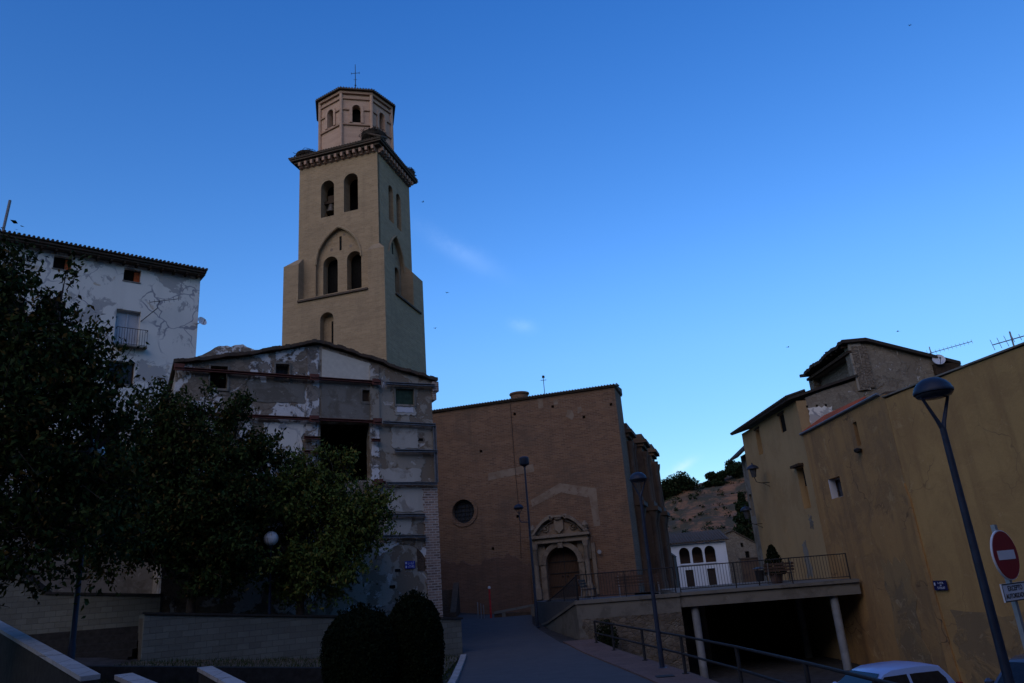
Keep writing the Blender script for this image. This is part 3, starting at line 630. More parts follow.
# portal
P_ = thing('p', None, None); bpy.data.objects.remove(P_)
mb = MB(); CF.box(mb, 5.66, 6.02, -.95, 1.1, .003, .26); CF.box(mb, 3.18, 3.54, -.95, 1.1, .003, .26); CF.box(mb, 5.62, 6.08, 1.103, 1.25, .003, .32); CF.box(mb, 3.12, 3.58, 1.103, 1.25, .003, .32)
CF.box(mb, 5.66, 6.5, 1.253, 2.4, .003, .12); CF.box(mb, 2.7, 3.54, 1.253, 2.4, .003, .12)
arch_ring(CF, mb, 3.55, 5.65, 1.1, 1.36, .123, .28, 18); portal = mb.build('doorway', M['church_stone'], church)
mb = MB(); CF.box(mb, 4.44, 4.76, 2.05, 2.5, .1, .40); mb.build('keystone', M['church_stone'], portal)
for u in (6.25, 2.95):
    mb = MB(); CF.box(mb, u-.24, u+.24, -.95, -.35, .12, .62); c = CF.P(u, 0, .38)
    mb.lathe([(.20, -.347), (.20, -.27), (.155, -.2), (.145, .4), (.155, 1.0), (.135, 2.02), (.165, 2.06), (.15, 2.1), (.22, 2.36), (.22, 2.397)], c, 16); mb.build('column', M['church_stone'], portal, True)
mb = MB(); CF.box(mb, 2.42, 2.66, -.9, 2.2, .003, .16); mb.build('pilaster', M['church_stone'], portal)
mb = MB(); CF.box(mb, 2.72, 6.48, 2.403, 2.53, .003, .46); CF.box(mb, 2.78, 6.42, 2.533, 2.72, .003, .40); CF.box(mb, 2.62, 6.58, 2.723, 2.86, .003, .58); CF.box(mb, 2.66, 6.54, 2.863, 2.90, .003, .5); mb.build('entablature', M['church_stone'], portal)
for s in (-1, 1):       # broken curved pediment
    mb = MB()
    a = [(4.6+s*(1.72-1.2*t), 2.9+1.0*math.sin(t*1.45)) for t in [k/9 for k in range(10)]]
    for (u0, z0), (u1, z1) in zip(a[:-1], a[1:]):
        q = [(u0, z0-.02), (u1, z1-.02), (u1, z1+.2), (u0, z0+.2)]; mb.hexa([CF.P(u, max(z, 2.903), .03) for u, z in q] + [CF.P(u, max(z, 2.903+.02), .52) for u, z in q])
    cc = CF.P(4.6+s*.5, 3.95, .3); mb.tube([cc+CF.d*(.17*math.cos(k*.8)*(1-k*.08))+Vector((0, 0, .17*math.sin(k*.8)*(1-k*.08))) for k in range(9)], .07, 6)
    c2 = CF.P(4.6+s*1.72, 2.9, .3); mb.lathe([(.16, 0), (.2, .12), (.1, .2), (.22, .42), (.12, .62), (.02, .7)], c2, 10)
    mb.build('pediment_scroll', M['church_stone'], portal)
mb = MB(); CF.box(mb, 3.05, 6.15, 2.905, 3.6, .003, .06); mb.build('tympanum', M['pale'], portal)
mb = MB(); CF.slab(mb, [(4.3, 3.8), (4.3, 3.25), (4.6, 2.95), (4.9, 3.25), (4.9, 3.8)], [], .25, .18); CF.box(mb, 4.2, 5.0, 3.98, 4.1, .003, .3)
mb.lathe([(.22, 0), (.26, .1), (.16, .12)], CF.P(4.6, 3.82, .2), 10); mb.build('coat_of_arms', M['church_stone'], portal)
mb = MB()
for s in (-1, 1):
    for t in range(14):
        a = t*.55; r = .32-.018*t; p = CF.P(4.6+s*(.95+r*math.cos(a)), 3.28+r*math.sin(a)*.85, .12)
        if t: mb.tube([pp, p], .055, 5)
        pp = p
    mb.lathe([(.02, -.14), (.13, 0), (.02, .14)], CF.P(4.6+s*.95, 3.28, .15), 8)
    mb.tube([CF.P(4.6+s*.4, 3.75, .1), CF.P(4.6+s*.7, 3.62, .14), CF.P(4.6+s*1.3, 3.2, .12), CF.P(4.6+s*1.42, 2.98, .1)], .05, 5)
mb.build('carved_scroll', M['church_stone'], portal)
mb = MB(); CF.slab(mb, arch(3.56, 5.64, -.95, 2.14, 14), [], -.42, .08); dr = mb.build('door', M['door'], church)
mb = MB(); CF.box(mb, 4.58, 4.62, -.9, 2.05, -.418, -.39); 
for z in (-.3, .5, 1.2): CF.box(mb, 3.62, 5.58, z, z+.05, -.388, -.37)
mb.build('door_strap', M['iron'], dr)
for u, z in ((3.9, .1), (5.3, .1)):
    mb = MB(); mb.lathe([(.05, -.03), (.06, 0), (.05, .03)], CF.P(4.6+(u-4.6)*.25, .35, -.36), 8); mb.build('handle', M['iron'], dr)
mb = MB(); CF.box(mb, 3.3, 5.9, -1.1, -.953, -.5, .75); CF.box(mb, 3.0, 6.2, -1.28, -1.103, -.4, 1.1); mb.build('doorstep', M['church_stone'], church)
mb = MB(); CF.slab(mb, circ(2.15, 1.6, .13, 12), [], .26, .05); mb.build('wall_lamp', M['galv'], church)
# side facade, seen almost edge on, with stepped baroque buttresses
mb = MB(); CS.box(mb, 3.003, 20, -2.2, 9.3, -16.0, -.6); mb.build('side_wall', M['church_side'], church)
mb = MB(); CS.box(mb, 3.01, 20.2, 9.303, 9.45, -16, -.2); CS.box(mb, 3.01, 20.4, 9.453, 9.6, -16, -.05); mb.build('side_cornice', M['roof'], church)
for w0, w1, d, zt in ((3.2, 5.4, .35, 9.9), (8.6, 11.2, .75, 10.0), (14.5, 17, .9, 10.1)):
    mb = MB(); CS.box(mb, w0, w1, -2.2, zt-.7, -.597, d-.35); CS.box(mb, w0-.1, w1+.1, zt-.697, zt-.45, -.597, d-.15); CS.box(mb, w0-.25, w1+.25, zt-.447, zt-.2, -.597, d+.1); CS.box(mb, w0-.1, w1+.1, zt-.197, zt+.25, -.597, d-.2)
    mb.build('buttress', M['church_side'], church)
    for w in (w0+.35, w1-.35):
        c = CS.P(w, 0, d-.25); mb = MB(); mb.lathe([(.34, -2.0), (.34, -.6), (.27, -.5), (.25, 3.7), (.30, 3.8), (.42, 4.25), (.45, 4.5)], c, 12)
        mb.lathe([(.24, 5.2), (.22, 8.3), (.3, 8.6), (.34, 8.9)], c, 12); mb.build('engaged_column', M['church_side'], church, True)
    mb = MB(); CS.box(mb, w0-.15, w1+.15, 4.503, 4.8, -.59, d+.3); CS.box(mb, w0, w1, 4.803, 5.197, -.59, d+.05); mb.build('side_entablature', M['church_side'], church)
mb = MB(); CS.box(mb, 18.3, 21.2, -2.2, 1.3, -3, .9); mb.hexa([CS.P(18.2, 1.303, .95), CS.P(21.3, 1.303, .95), CS.P(21.3, 1.303, -.5), CS.P(18.2, 1.303, -.5), CS.P(18.2, 1.36, .95), CS.P(21.3, 1.36, .95), CS.P(21.3, 2.6, -.5), CS.P(18.2, 2.6, -.5)])
mb.build('side_annex', M['church_side'], church)

# ------------------------------------------------------------------ ruined house
RH = Fr((-4.0, 34), 208)
ruin = thing('ruined_house', 'ruined house front with peeling plaster, steel shoring beams and a dark opening', 'house', RH.P(5.5, -2.7))
def rtop(u): return interp(u, [-.2, 2.08, 2.61, 5.34, 8.15, 11.2], [9.5, 10.05, 10.27, 10.98, 10.22, 9.6])
outer = [(0, -3.1), (11.1, -3.1), (11.1, rtop(11.1)), (8.15, rtop(8.15)), (5.34, rtop(5.34)), (2.61, rtop(2.61)), (2.08, rtop(2.08)), (0, rtop(0))]
op = (3.03, 5.22, 4.85, 7.42)
mb = MB(); RH.slab(mb, [(5.3, -3.1), (11.1, -3.1), (11.1, 9.62), (8.15, 10.22), (5.3, 10.96)], [rect(9.12, 9.79, 8.72, 9.66), rect(6.6, 7.17, 9.28, 9.92)], 0, .6); mb.build('stone_bay', M['ruin_w'], ruin)
mb = MB(); RH.slab(mb, [(2.6, -3.1), (5.297, -3.1), (5.297, 10.955), (2.6, 10.27)], [rect(*op), rect(3.02, 3.36, 8.40, 8.93)], 0, .5); mb.build('centre_bay', M['ruin_mix'], ruin)
mb = MB(); RH.slab(mb, [(0, -3.1), (2.597, -3.1), (2.597, 10.26), (2.08, 10.05), (0, 9.54)], [rect(.9, 1.79, 8.34, 9.08)], 0, .55); mb.build('right_bay', M['ruin_mix'], ruin)
RS = Fr((-4.0, 34), 118); RS.n = RH.d*-1
mb = MB(); RS.box(mb, .55, 9.5, -3.1, 9.3, -.5, 0); RS.box(mb, .605, 9.5, -3.1, 9.4, -11.1, -10.6); RS.box(mb, 9.0, 9.5, -3.1, 9.5, -10.597, -.503); mb.build('side_wall', M['ruin_mix'], ruin)
mb = MB(); RS.box(mb, .7, 8.99, 4.5, 4.8, -10.5, -.55); RS.box(mb, .7, 8.99, 7.6, 7.8, -10.5, -.55); mb.build('inner_floor', M['wood'], ruin)
for i in range(5):
    mb = MB(); RS.box(mb, .7, 6, 7.3, 7.59, -5.1+.45*i, -4.95+.45*i); mb.build('joist', M['wood'], ruin)
# roof: uneven slab that follows the crooked top, with a thick broken eave
mb = MB(); n = 60
for i in range(n):
    u0, u1 = -.28+11.5*i/n, -.28+11.5*(i+1)/n
    z0, z1 = [rtop(u)+.03+.04*noise1(u*2.2, 5) for u in (u0, u1)]; th = .13+.05*abs(noise1(u0*5, 2)); od = .22+.07*noise1(u0*6, 9)
    mb.hexa([RH.P(u0, z0, od), RH.P(u1, z1, od), RH.P(u1, z1+.35, -9.3), RH.P(u0, z0+.35, -9.3), RH.P(u0, z0+th, od), RH.P(u1, z1+th, od), RH.P(u1, z1+th+.4, -9.3), RH.P(u0, z0+th+.4, -9.3)])
rr = mb.build('roof', M['roof'], ruin)
mb = MB(); RH.box(mb, -.32, -.003, 9.0, 9.48, -.6, .15); RH.box(mb, -.2, -.003, 8.6, 8.997, -.6, .1); mb.build('eave_corbel', M['ruin_brick'], ruin)
mb = MB()                                     # broken wall stump standing behind the roof on the left
n = 24
for i in range(n):
    u0, u1 = 6.9+4.0*i/n, 6.9+4.0*(i+1)/n; f = [rtop(u)+.2+.75*max(0, min(1, (10.9-u)/1.3))*max(0, min(1, (u-6.9)/1.7))+.09*noise1(u*4, 1) for u in (u0, u1)]
    mb.hexa([RH.P(u0, 9.0, -1.2), RH.P(u1, 9.0, -1.2), RH.P(u1, 9.0, -1.9), RH.P(u0, 9.0, -1.9), RH.P(u0, f[0], -1.2), RH.P(u1, f[1], -1.2), RH.P(u1, f[1], -1.9), RH.P(u0, f[0], -1.9)])
mb.build('wall_stump', M['ruin_w'], ruin)
mb = MB(); RH.slab(mb, [(5.18, 9.42), (2.95, 9.42), (2.95, 10.2), (5.18, 10.75)], [], .03, .025); mb.build('cream_panel', M['panel'], ruin)
mb = MB(); RH.slab(mb, [(3.0, 7.46), (5.2, 7.46), (5.2, 9.36), (3.0, 9.36)], [rect(3.02, 3.36, 8.40, 8.93)], .035, .032); mb.build('grey_render', M['ruin_grey'], ruin)
def ragged(fr, u0, u1, z0, z1, seed, amp=.06, n=9):
    rr_ = random.Random(seed); P = []
    for i in range(n): P.append((u0+(u1-u0)*i/n, z0+rr_.uniform(-amp, amp)))
    for i in range(n): P.append((u1+rr_.uniform(-amp, amp), z0+(z1-z0)*i/n))
    for i in range(n): P.append((u1-(u1-u0)*i/n, z1+rr_.uniform(-amp, amp)))
    for i in range(n): P.append((u0+rr_.uniform(-amp, amp), z1-(z1-z0)*i/n))
    return P
for (u0, u1, z0, z1, m_, sd) in ((.55, 2.35, 3.45, 4.55, 'ruin_light', 1), (.75, 2.0, 6.3, 7.25, 'ruin_light', 3), (2.62, 2.98, 5.9, 7.3, 'ruin_peel', 4), (2.62, 2.98, 4.85, 5.75, 'ruin_peel', 5), (.7, 2.6, 4.75, 5.35, 'ruin_light', 6),
                                (.85, 1.85, 7.85, 8.25, 'ruin_light', 7), (1.2, 2.5, 2.5, 3.2, 'ruin_light', 8), (5.32, 5.85, 4.6, 10.7, 'ruin_peel', 9), (6.0, 7.6, 5.4, 7.3, 'white', 10), (5.9, 8.3, 8.2, 9.1, 'ruin_grey', 11), (7.4, 8.2, 9.45, 9.95, 'ruin_peel', 12), (9.3, 10.6, 6.0, 8.1, 'ruin_peel', 13), (.5, 4.2, -1.1, -.35, 'ruin_peel', 14), (8.1, 9.1, 5.0, 7.3, 'ruin_peel', 15)):
    mb = MB(); RH.slab(mb, ragged(RH, u0, u1, z0, z1, sd), [], .03 if m_ != 'ruin_grey' else .02, .025); mb.build('plaster_patch', M[m_], ruin)
for u0, u1, z0, z1 in ((2.58, 3.0, 7.55, 10.1),):
    mb = MB(); RH.box(mb, u0, u1, z0, z1, .003, .09); mb.build('pier', M['ruin_mix'], ruin)
mb = MB(); n = 50
for i in range(n):
    z0, z1 = -2.9+(4.55+2.9)*i/n, -2.9+(4.55+2.9)*(i+1)/n; w = .62+random.uniform(-.07, .05)
    RH.box(mb, -.06, w, z0, z1-.003, .003, .06)
mb.build('brick_pier', M['ruin_brick'], ruin)
mb = MB(); arch_ring(RH, mb, .55, 2.7, 1.0, 1.42, .003, .03, 12, .15, 2.7); mb.build('blocked_arch', M['ruin_w'], ruin)
mb = MB(); RH.box(mb, .55, 1.0, .9, 1.95, .003, .016); mb.build('blocked_niche', M['rubble'], ruin)
for u, z in ((2.15, .35), (1.05, 7.9), (1.5, 7.9), (.65, 6.7), (1.9, 1.0)):
    mb = MB(); RH.box(mb, u-.12, u+.12, z-.06, z+.06, .003, .02); mb.build('painted_hole', M['dark'], ruin)  # black boxes on the wall face paint the dark of holes
for (u0, u1, z0, z1, d, fm, lbl) in ((9.12, 9.79, 8.72, 9.66, -.4, 'dark', None), (6.6, 7.17, 9.28, 9.92, -.3, 'pane', None), (3.02, 3.36, 8.40, 8.93, -.08, 'wood', None), (.9, 1.79, 8.34, 9.08, -.08, 'shutter_g', 'green slatted shutter')):
    mb = MB(); RH.box(mb, u0, u1, z0, z1, d-.06, d); w = mb.build('window', M[fm], ruin, label=lbl)
    mb = MB(); RH.box(mb, u0-.07, u0, z0-.07, z1+.07, .003, .07); RH.box(mb, u1, u1+.07, z0-.07, z1+.07, .003, .07); RH.box(mb, u0+.001, u1-.001, z1, z1+.07, .003, .07); mb.build('frame', M['ruin_grey'], w)
    mb = MB(); RH.box(mb, u0-.06, u1+.06, z0-.12, z0-.073, .003, .06); mb.build('sill', M['ruin_grey'], w)
    if fm == 'shutter_g':
        mb = MB()
        for i in range(12): RH.box(mb, u0+.02, u1-.02, z0+.03+i*.058, z0+.065+i*.058, d+.002, d+.02)
        mb.build('slats', M['shutter_g'], w)
    if fm == 'pane':
        mb = MB()
        for i in range(4): q = u0+.06+i*.15; mb.tube([RH.P(q, z0, -.1), RH.P(q, z1, -.1)], .012, 5)
        mb.build('bars', M['iron'], w)
mb = MB(); RH.slab(mb, ragged(RH, .95, 1.75, 7.95, 8.2, 21, .03), [], .045, .04); mb.build('plaster_patch', M['sign_white'], ruin)
def ibeam(p, q, h, mat, name='steel_beam'):
    d = (q-p); L = d.length; d.normalize(); up = Vector((0, 0, 1)) if abs(d.z) < .9 else RH.d; s = RH.n; mb = MB()
    for z0, z1, d0, d1 in ((h*.5-.025, h*.5, .003, .16), (-h*.5, -h*.5+.025, .003, .16), (-h*.5+.026, h*.5-.026, .07, .09)):
        pts = [(p, z0, d0), (q, z0, d0), (q, z0, d1), (p, z0, d1), (p, z1, d0), (q, z1, d0), (q, z1, d1), (p, z1, d1)]
        mb.hexa([a+up*z+s*dd for a, z, dd in pts])
    return mb.build(name, M[mat], ruin)
D = .10
for u0, z0, u1, z1, m_ in ((10.95, 9.42, 2.65, 9.27, 'beam_br'), (10.2, 7.56, 2.65, 7.43, 'beam_br'), (5.95, 6.66, 5.26, 6.65, 'beam_br'), (5.95, 6.05, 5.26, 6.04, 'beam_br'), (3.0, 6.6, 2.6, 6.6, 'beam_br'), (3.0, 4.75, 2.4, 4.72, 'beam_br'),
                       (2.3, 9.26, -.1, 9.27, 'beam_bl'), (2.45, 7.42, -.05, 7.36, 'beam_bl'), (1.95, 6.14, -.1, 6.13, 'beam_bl'), (2.35, 4.68, -.02, 4.66, 'beam_bl'), (2.4, 3.32, .62, 3.27, 'beam_bl'), (2.65, 2.42, .62, 2.36, 'beam_bl')):
    ibeam(RH.P(u0, z0, D), RH.P(u1, z1, D), .12, m_)
ibeam(RH.P(.0, 4.72, .06), RH.P(.0, 7.3, .06), .14, 'beam_bl', 'steel_post')
for u, z in ((11.0, 9.45), (5.55, 9.33), (5.55, 7.47), (2.75, 9.27), (2.75, 7.43), (2.75, 4.72)):
    mb = MB(); RH.box(mb, u-.2, u+.2, z-.14, z+.14, .28, .33); RH.box(mb, u-.16, u+.16, z-.04, z+.04, .333, .38); mb.build('bracket', M['beam_br'], ruin)
mb = MB()
for i in range(9): a = random.uniform(0, 6.28); p = RH.P(2.45, 9.25, .4); mb.tube([p, p+RH.d*(math.cos(a)*.3)+Vector((0, 0, math.sin(a)*.3))+RH.n*.05], .012, 4)
mb.build('loose_wires', M['galv'], ruin)
def plaque(name, fr, u0, u1, z0, z1, d, mat, label, marks):
    t = thing(name, label, 'sign', fr.P((u0+u1)/2, z0, d))
    mb = MB(); fr.box(mb, u0, u1, z0, z1, d+.003, d+.025); mb.build('plate', M[mat], t)
    mb = MB()
    for a, b, c, e in marks: fr.box(mb, u0+(u1-u0)*a, u0+(u1-u0)*b, z0+(z1-z0)*c, z0+(z1-z0)*e, d+.026, d+.029)
    mb.build('faded_lettering', M['plaque_wh'], t)
def letters(a, b, c, e, n, seed):
    r_ = random.Random(seed); o = []; w = (b-a)/n
    for i in range(n):
        x = a+i*w; k = r_.choice('HLTEI')
        if k in 'HLE': o.append((x, x+w*.22, c, e))
        if k == 'H': o.append((x+w*.5, x+w*.72, c, e)); o.append((x+w*.23, x+w*.49, c+(e-c)*.42, c+(e-c)*.6))
        if k in 'LE': o.append((x+w*.23, x+w*.72, c, c+(e-c)*.2))
        if k == 'E': o.append((x+w*.23, x+w*.72, e-(e-c)*.2, e)); o.append((x+w*.23, x+w*.6, c+(e-c)*.42, c+(e-c)*.58))
        if k in 'TI': o.append((x+w*.28, x+w*.5, c, e-(e-c)*.21))
        if k == 'T': o.append((x, x+w*.75, e-(e-c)*.2, e))
    return o
RHm = Fr(RH.P(0, 0), 28); RHm.n = RH.n     # u to the right, so text reads left to right
plaque('street_plaque', RHm, -1.58, -1.12, 1.04, 1.35, .03, 'plaque', 'small blue and white street name plaque on the ruined house wall', letters(.3, .92, .56, .88, 5, 3)+letters(.3, .95, .12, .42, 7, 5)+[(.05, .18, .62, .9), (.05, .18, .1, .4)])

# ------------------------------------------------------------------ white house on the left
LH = Fr((-17.04, 38), 219.4)
white = thing('white_house', 'tall whitewashed house with patched, cracked plaster and a tiled eave', 'house', LH.P(6, -1))
wins = [(3.18, 4.0, 16.78, 17.50), (6.39, 7.2, 16.80, 17.52), (3.02, 4.17, 13.2, 15.15), (3.08, 4.29, 11.15, 12.35), (8.06, 9.5, 13.95, 14.82), (6.44, 7.45, 13.6, 15.1), (3.1, 4.2, 6.5, 8.0), (6.5, 7.5, 8.5, 10), (9, 10, 8.5, 10), (1.2, 2.0, 8.5, 9.8)]
mb = MB(); LH.slab(mb, [(.14, -1.2), (14.5, -1.2), (14.5, 17.7), (.14, 17.7)], [rect(*w) for w in wins], 0, .5)
LH.box(mb, .14, .5, -1.2, 17.69, -9, -.503); LH.box(mb, .503, 14.5, -1.2, 17.69, -9, -8.6); LH.box(mb, 14.0, 14.5, -1.2, 17.69, -8.597, -.503); mb.build('wall', M['white'], white)
mb = MB(); LH.box(mb, .0, 14.9, 17.703, 17.80, -9.2, .45); LH.box(mb, -.02, 14.9, 17.803, 17.92, -9.2, .55)
mb.hexa([LH.P(-.05, 17.923, .62), LH.P(14.9, 17.923, .62), LH.P(14.9, 17.923, -9.3), LH.P(-.05, 17.923, -9.3), LH.P(-.05, 17.98, .62), LH.P(14.9, 17.98, .62), LH.P(14.9, 19.8, -6), LH.P(-.05, 19.8, -6)])
u = .0
while u < 14.9: mb.tube([LH.P(u, 17.99, .68), LH.P(u, 18.3, -.5)], .065, 6); u += .2
mb.build('roof', M['roof'], white)
u = .3
mb = MB()
while u < 14.5: LH.box(mb, u, u+.1, 17.58, 17.70, .003, .42); u += .62
mb.build('rafter_ends', M['wood'], white)
for i, (u0, u1, z0, z1) in enumerate(wins):
    mb = MB(); mt = ['dark', 'dark', 'shutter', 'pane', 'dark', 'ruin_grey', 'pane', 'pane', 'pane', 'pane'][i]; LH.box(mb, u0-.02, u1+.02, z0-.02, z1+.02, -.36, -.3); w = mb.build('window', M[mt], white)
    if i in (0, 1): mb = MB(); LH.box(mb, u0+.02, u0+.28, z0, z1-.1, -.298, -.18); mb.build('brick_reveal', m_plain('orange_brick', (.42, .10, .035), .85) if i == 0 else bpy.data.materials['orange_brick'], w)
    else:
        mb = MB(); LH.box(mb, u0, u0+.06, z0, z1, -.298, -.24); LH.box(mb, u1-.06, u1, z0, z1, -.298, -.24); LH.box(mb, u0+.061, u1-.061, z1-.06, z1, -.298, -.24); LH.box(mb, (u0+u1)/2-.03, (u0+u1)/2+.03, z0, z1-.061, -.298, -.24); mb.build('frame', M['shutter'] if i == 2 else M['wood'], w)
    mb = MB(); LH.box(mb, u0-.04, u1+.04, z0-.06, z0-.003, .003, .04); mb.build('sill', M['ruin_grey'], w)
mb = MB(); LH.slab(mb, ragged(LH, .16, 14.4, -1.1, 4.6, 77, .12, 14), [], .03, .028); mb.build('grey_skirting', M['ruin_grey'], white)  # darker grey sheet over the lower wall
mb = MB()
for k in range(16): LH.box(mb, 3.1, 4.1, 13.55+k*.09, 13.62+k*.09, -.297, -.285)
mb.build('roller_slats', M['shutter'], white)
mb = MB(); LH.box(mb, 2.65, 4.15, 13.08, 13.15, .003, .36); bal = mb.build('balcony', M['ruin_grey'], white)
mb = MB(); 
for a, b in (((2.68, .33), (4.12, .33)), ((2.68, .02), (2.68, .33)), ((4.12, .02), (4.12, .33))):
    mb.tube([LH.P(a[0], 14.05, a[1]), LH.P(b[0], 14.05, b[1])], .02, 5); mb.tube([LH.P(a[0], 13.2, a[1]), LH.P(b[0], 13.2, b[1])], .015, 5)
mb.build('handrail', M['iron'], bal)
for k in range(13):
    mb = MB(); q = 2.68+k*.12; mb.tube([LH.P(q, 13.15, .33), LH.P(q, 14.05, .33)], .010, 5); mb.build('baluster', M['iron'], bal)
mb = MB(); p = LH.P(9.45, 18.1, .2); mb.tube([p, p+Vector((.12, 0, 1.75))], .065, 8); mb.build('flue_pipe', M['beam_bl'], white)
ant = thing('facade_antenna', 'thin metal antenna on a slanted mast fixed to the white house front', 'antenna', LH.P(2.95, 15.2, 0))
mb = MB(); mb.tube([LH.P(3.0, 14.6, .02), LH.P(2.35, 15.3, .5), LH.P(2.3, 15.7, .55)], .022, 6); mb.build('mast', M['iron'], ant)
mb = MB(); mb.tube([LH.P(2.75, 15.55, .55), LH.P(1.35, 16.0, .55)], .018, 5)
for k in range(7):
    t = k/6; p = LH.P(2.75-1.4*t, 15.55+.45*t, .55); mb.tube([p+Vector((0, 0, .16))-LH.n*.1, p-Vector((0, 0, .16))+LH.n*.1], .01, 4)
mb.build('boom', M['iron'], ant)
def dish(name, c, aim, r, label, arm):
    t = thing(name, label, 'satellite dish', c); c = Vector(c); q = Vector(aim).normalized().to_track_quat('Z', 'Y').to_matrix()
    mb = MB(); mb.lathe([(.03, -.0), (r*.5, r*.07), (r, r*.26), (r*1.02, r*.27), (r*.98, r*.24), (r*.5, r*.05), (.03, -.02)], (0, 0, 0), 20); mb.v = [tuple(c+q@Vector(p)) for p in mb.v]; mb.build('reflector', M['dish'], t, True)
    mb = MB(); mb.tube([c+q@Vector((0, -r*.9, r*.2)), c+q@Vector((0, -r*.3, r*1.1))], .018, 5); mb.tube([c+q@Vector((0, -r*.36, r*1.02)), c+q@Vector((0, -r*.16, r*1.2))], .05, 6); mb.build('feed_arm', M['galv'], t)
    mb = MB(); mb.tube([c, c+Vector(arm)*.6, c+Vector(arm)], .025, 6); mb.build('bracket', M['galv'], t)
dish('satellite_dish', LH.P(-.02, 15.05, .15), (.75, -.5, .3), .26, 'small satellite dish on the right edge of the white house', LH.P(.2, 14.9, 0)-LH.P(-.02, 15.05, .15))

# ------------------------------------------------------------------ ochre houses on the right
YC = Fr((14.09, 28), -77)
yellow = thing('yellow_house', 'large blank ochre rendered house wall at the right edge', 'house', YC.P(4, -4.3))
mb = MB(); tp = [(0, 5.70), (1.2, 5.74), (2.5, 5.71), (4.1, 5.76), (6.34, 5.73), (9, 5.74), (16, 5.73)]
YC.slab(mb, [(0, -4.4), (16, -4.4)] + tp[::-1], [], 0, .5); YC.box(mb, 0, .5, -4.4, 5.69, -7, -.503); YC.box(mb, 15.5, 16, -4.4, 5.69, -7, -.503); mb.build('wall', M['yellow'], yellow)
mb = MB(); YC.box(mb, -.1, 16.05, 5.775, 5.83, -.55, .07); YC.box(mb, .05, 16, 5.65, 5.76, -7, -.55); mb.build('parapet_cap', M['ruin_grey'], yellow)
mb = MB(); YC.slab(mb, [(-.05, -4.35), (.42, -4.35), (.26, -2.2), (.15, -.6), (.10, 1.9), (-.02, 2.5)], [], .06, .055); mb.build('worn_buttress', M['brown'], yellow)
mb = MB(); YC.slab(mb, ragged(YC, .6, 9.5, -4.3, -1.9, 31, .22, 16), [], .014, .012); mb.build('render_skirt', M['ochre_worn'], yellow)
plaque('wall_plaque', YC, .28, .90, -1.27, -.95, .06, 'plaque_dk', 'small dark navy street plaque on the ochre wall', letters(.36, .78, .66, .86, 5, 1)+letters(.5, .62, .44, .58, 2, 2)+letters(.28, .85, .14, .36, 8, 9)+[(.06, .16, .5, .8)])

BB = Fr((14.09, 28), 92); BB.n = Vector((-1, -.035, 0)).normalized()
brown = thing('brown_house', 'brown ochre house with lean-to red tiles and one square window', 'house', BB.P(4, -4.3))
mb = MB(); BB.slab(mb, [(.02, -4.4), (8.13, -4.4), (8.13, 5.9), (.02, 5.9)], [rect(5.2, 6.42, 2.62, 3.5), rect(2.62, 2.95, 4.4, 5.4)], 0, .5)
BB.box(mb, 7.63, 8.13, -4.4, 5.89, -6.5, -.503); mb.build('wall', M['brown'], brown)
mb = MB(); BB.box(mb, 5.15, 6.47, 2.57, 3.55, -.42, -.36); w = mb.build('window', M['pane'], brown)
mb = MB(); BB.box(mb, 5.2, 6.42, 2.62, 2.68, -.358, -.3); BB.box(mb, 5.2, 6.42, 3.44, 3.5, -.358, -.3); BB.box(mb, 5.78, 5.84, 2.681, 3.439, -.358, -.3); mb.build('frame', M['shutter'], w)
mb = MB(); BB.box(mb, 6.36, 6.419, 2.62, 3.5, -.3, -.01); mb.build('white_reveal', M['sign_white'], w)
mb = MB(); BB.box(mb, 2.55, 3.0, 4.3, 5.5, -.34, -.3); mb.build('window', M['orange'], brown)
mb = MB(); mb.lathe([(.02, -.16), (.14, -.1), (.17, 0), (.05, .06)], BB.P(2.75, 4.25, .14), 8); mb.build('hanging_lamp', M['iron'], brown)
mb = MB(); mb.tube([BB.P(.3, 5.99, .08), BB.P(8.25, 5.96, .08)], .058, 8); BB.box(mb, .3, 8.25, 5.903, 5.96, -.1, .04); mb.build('gutter', M['beam_bl'], brown)
mb = MB(); u = 2.2
u = 3.9
mb.hexa([BB.P(3.8, 5.92, -.02), BB.P(8.1, 5.92, -.02), BB.P(8.1, 5.92, -1.3), BB.P(3.8, 5.92, -1.3), BB.P(3.8, 5.97, -.02), BB.P(8.1, 5.97, -.02), BB.P(8.1, 6.72, -1.3), BB.P(3.8, 6.60, -1.3)])
while u < 8.1: mb.tube([BB.P(u, 6.0, .02), BB.P(u, 6.53+.027*u, -1.28)], .075, 6); u += .22
mb.build('lean_to_roof', M['redroof'], brown)
mb = MB(); BB.box(mb, .05, 2.0, 5.903, 6.0, -1.5, -.11); mb.build('wall_cap', M['roof'], brown)
for u0, u1, z0, z1, s in ((1.2, 3.2, -4.3, -.2, 41),):
    mb = MB(); BB.slab(mb, ragged(BB, u0, u1, z0, z1, s, .18), [], .014, .012); mb.build('worn_patch', M['ochre_worn'], brown)

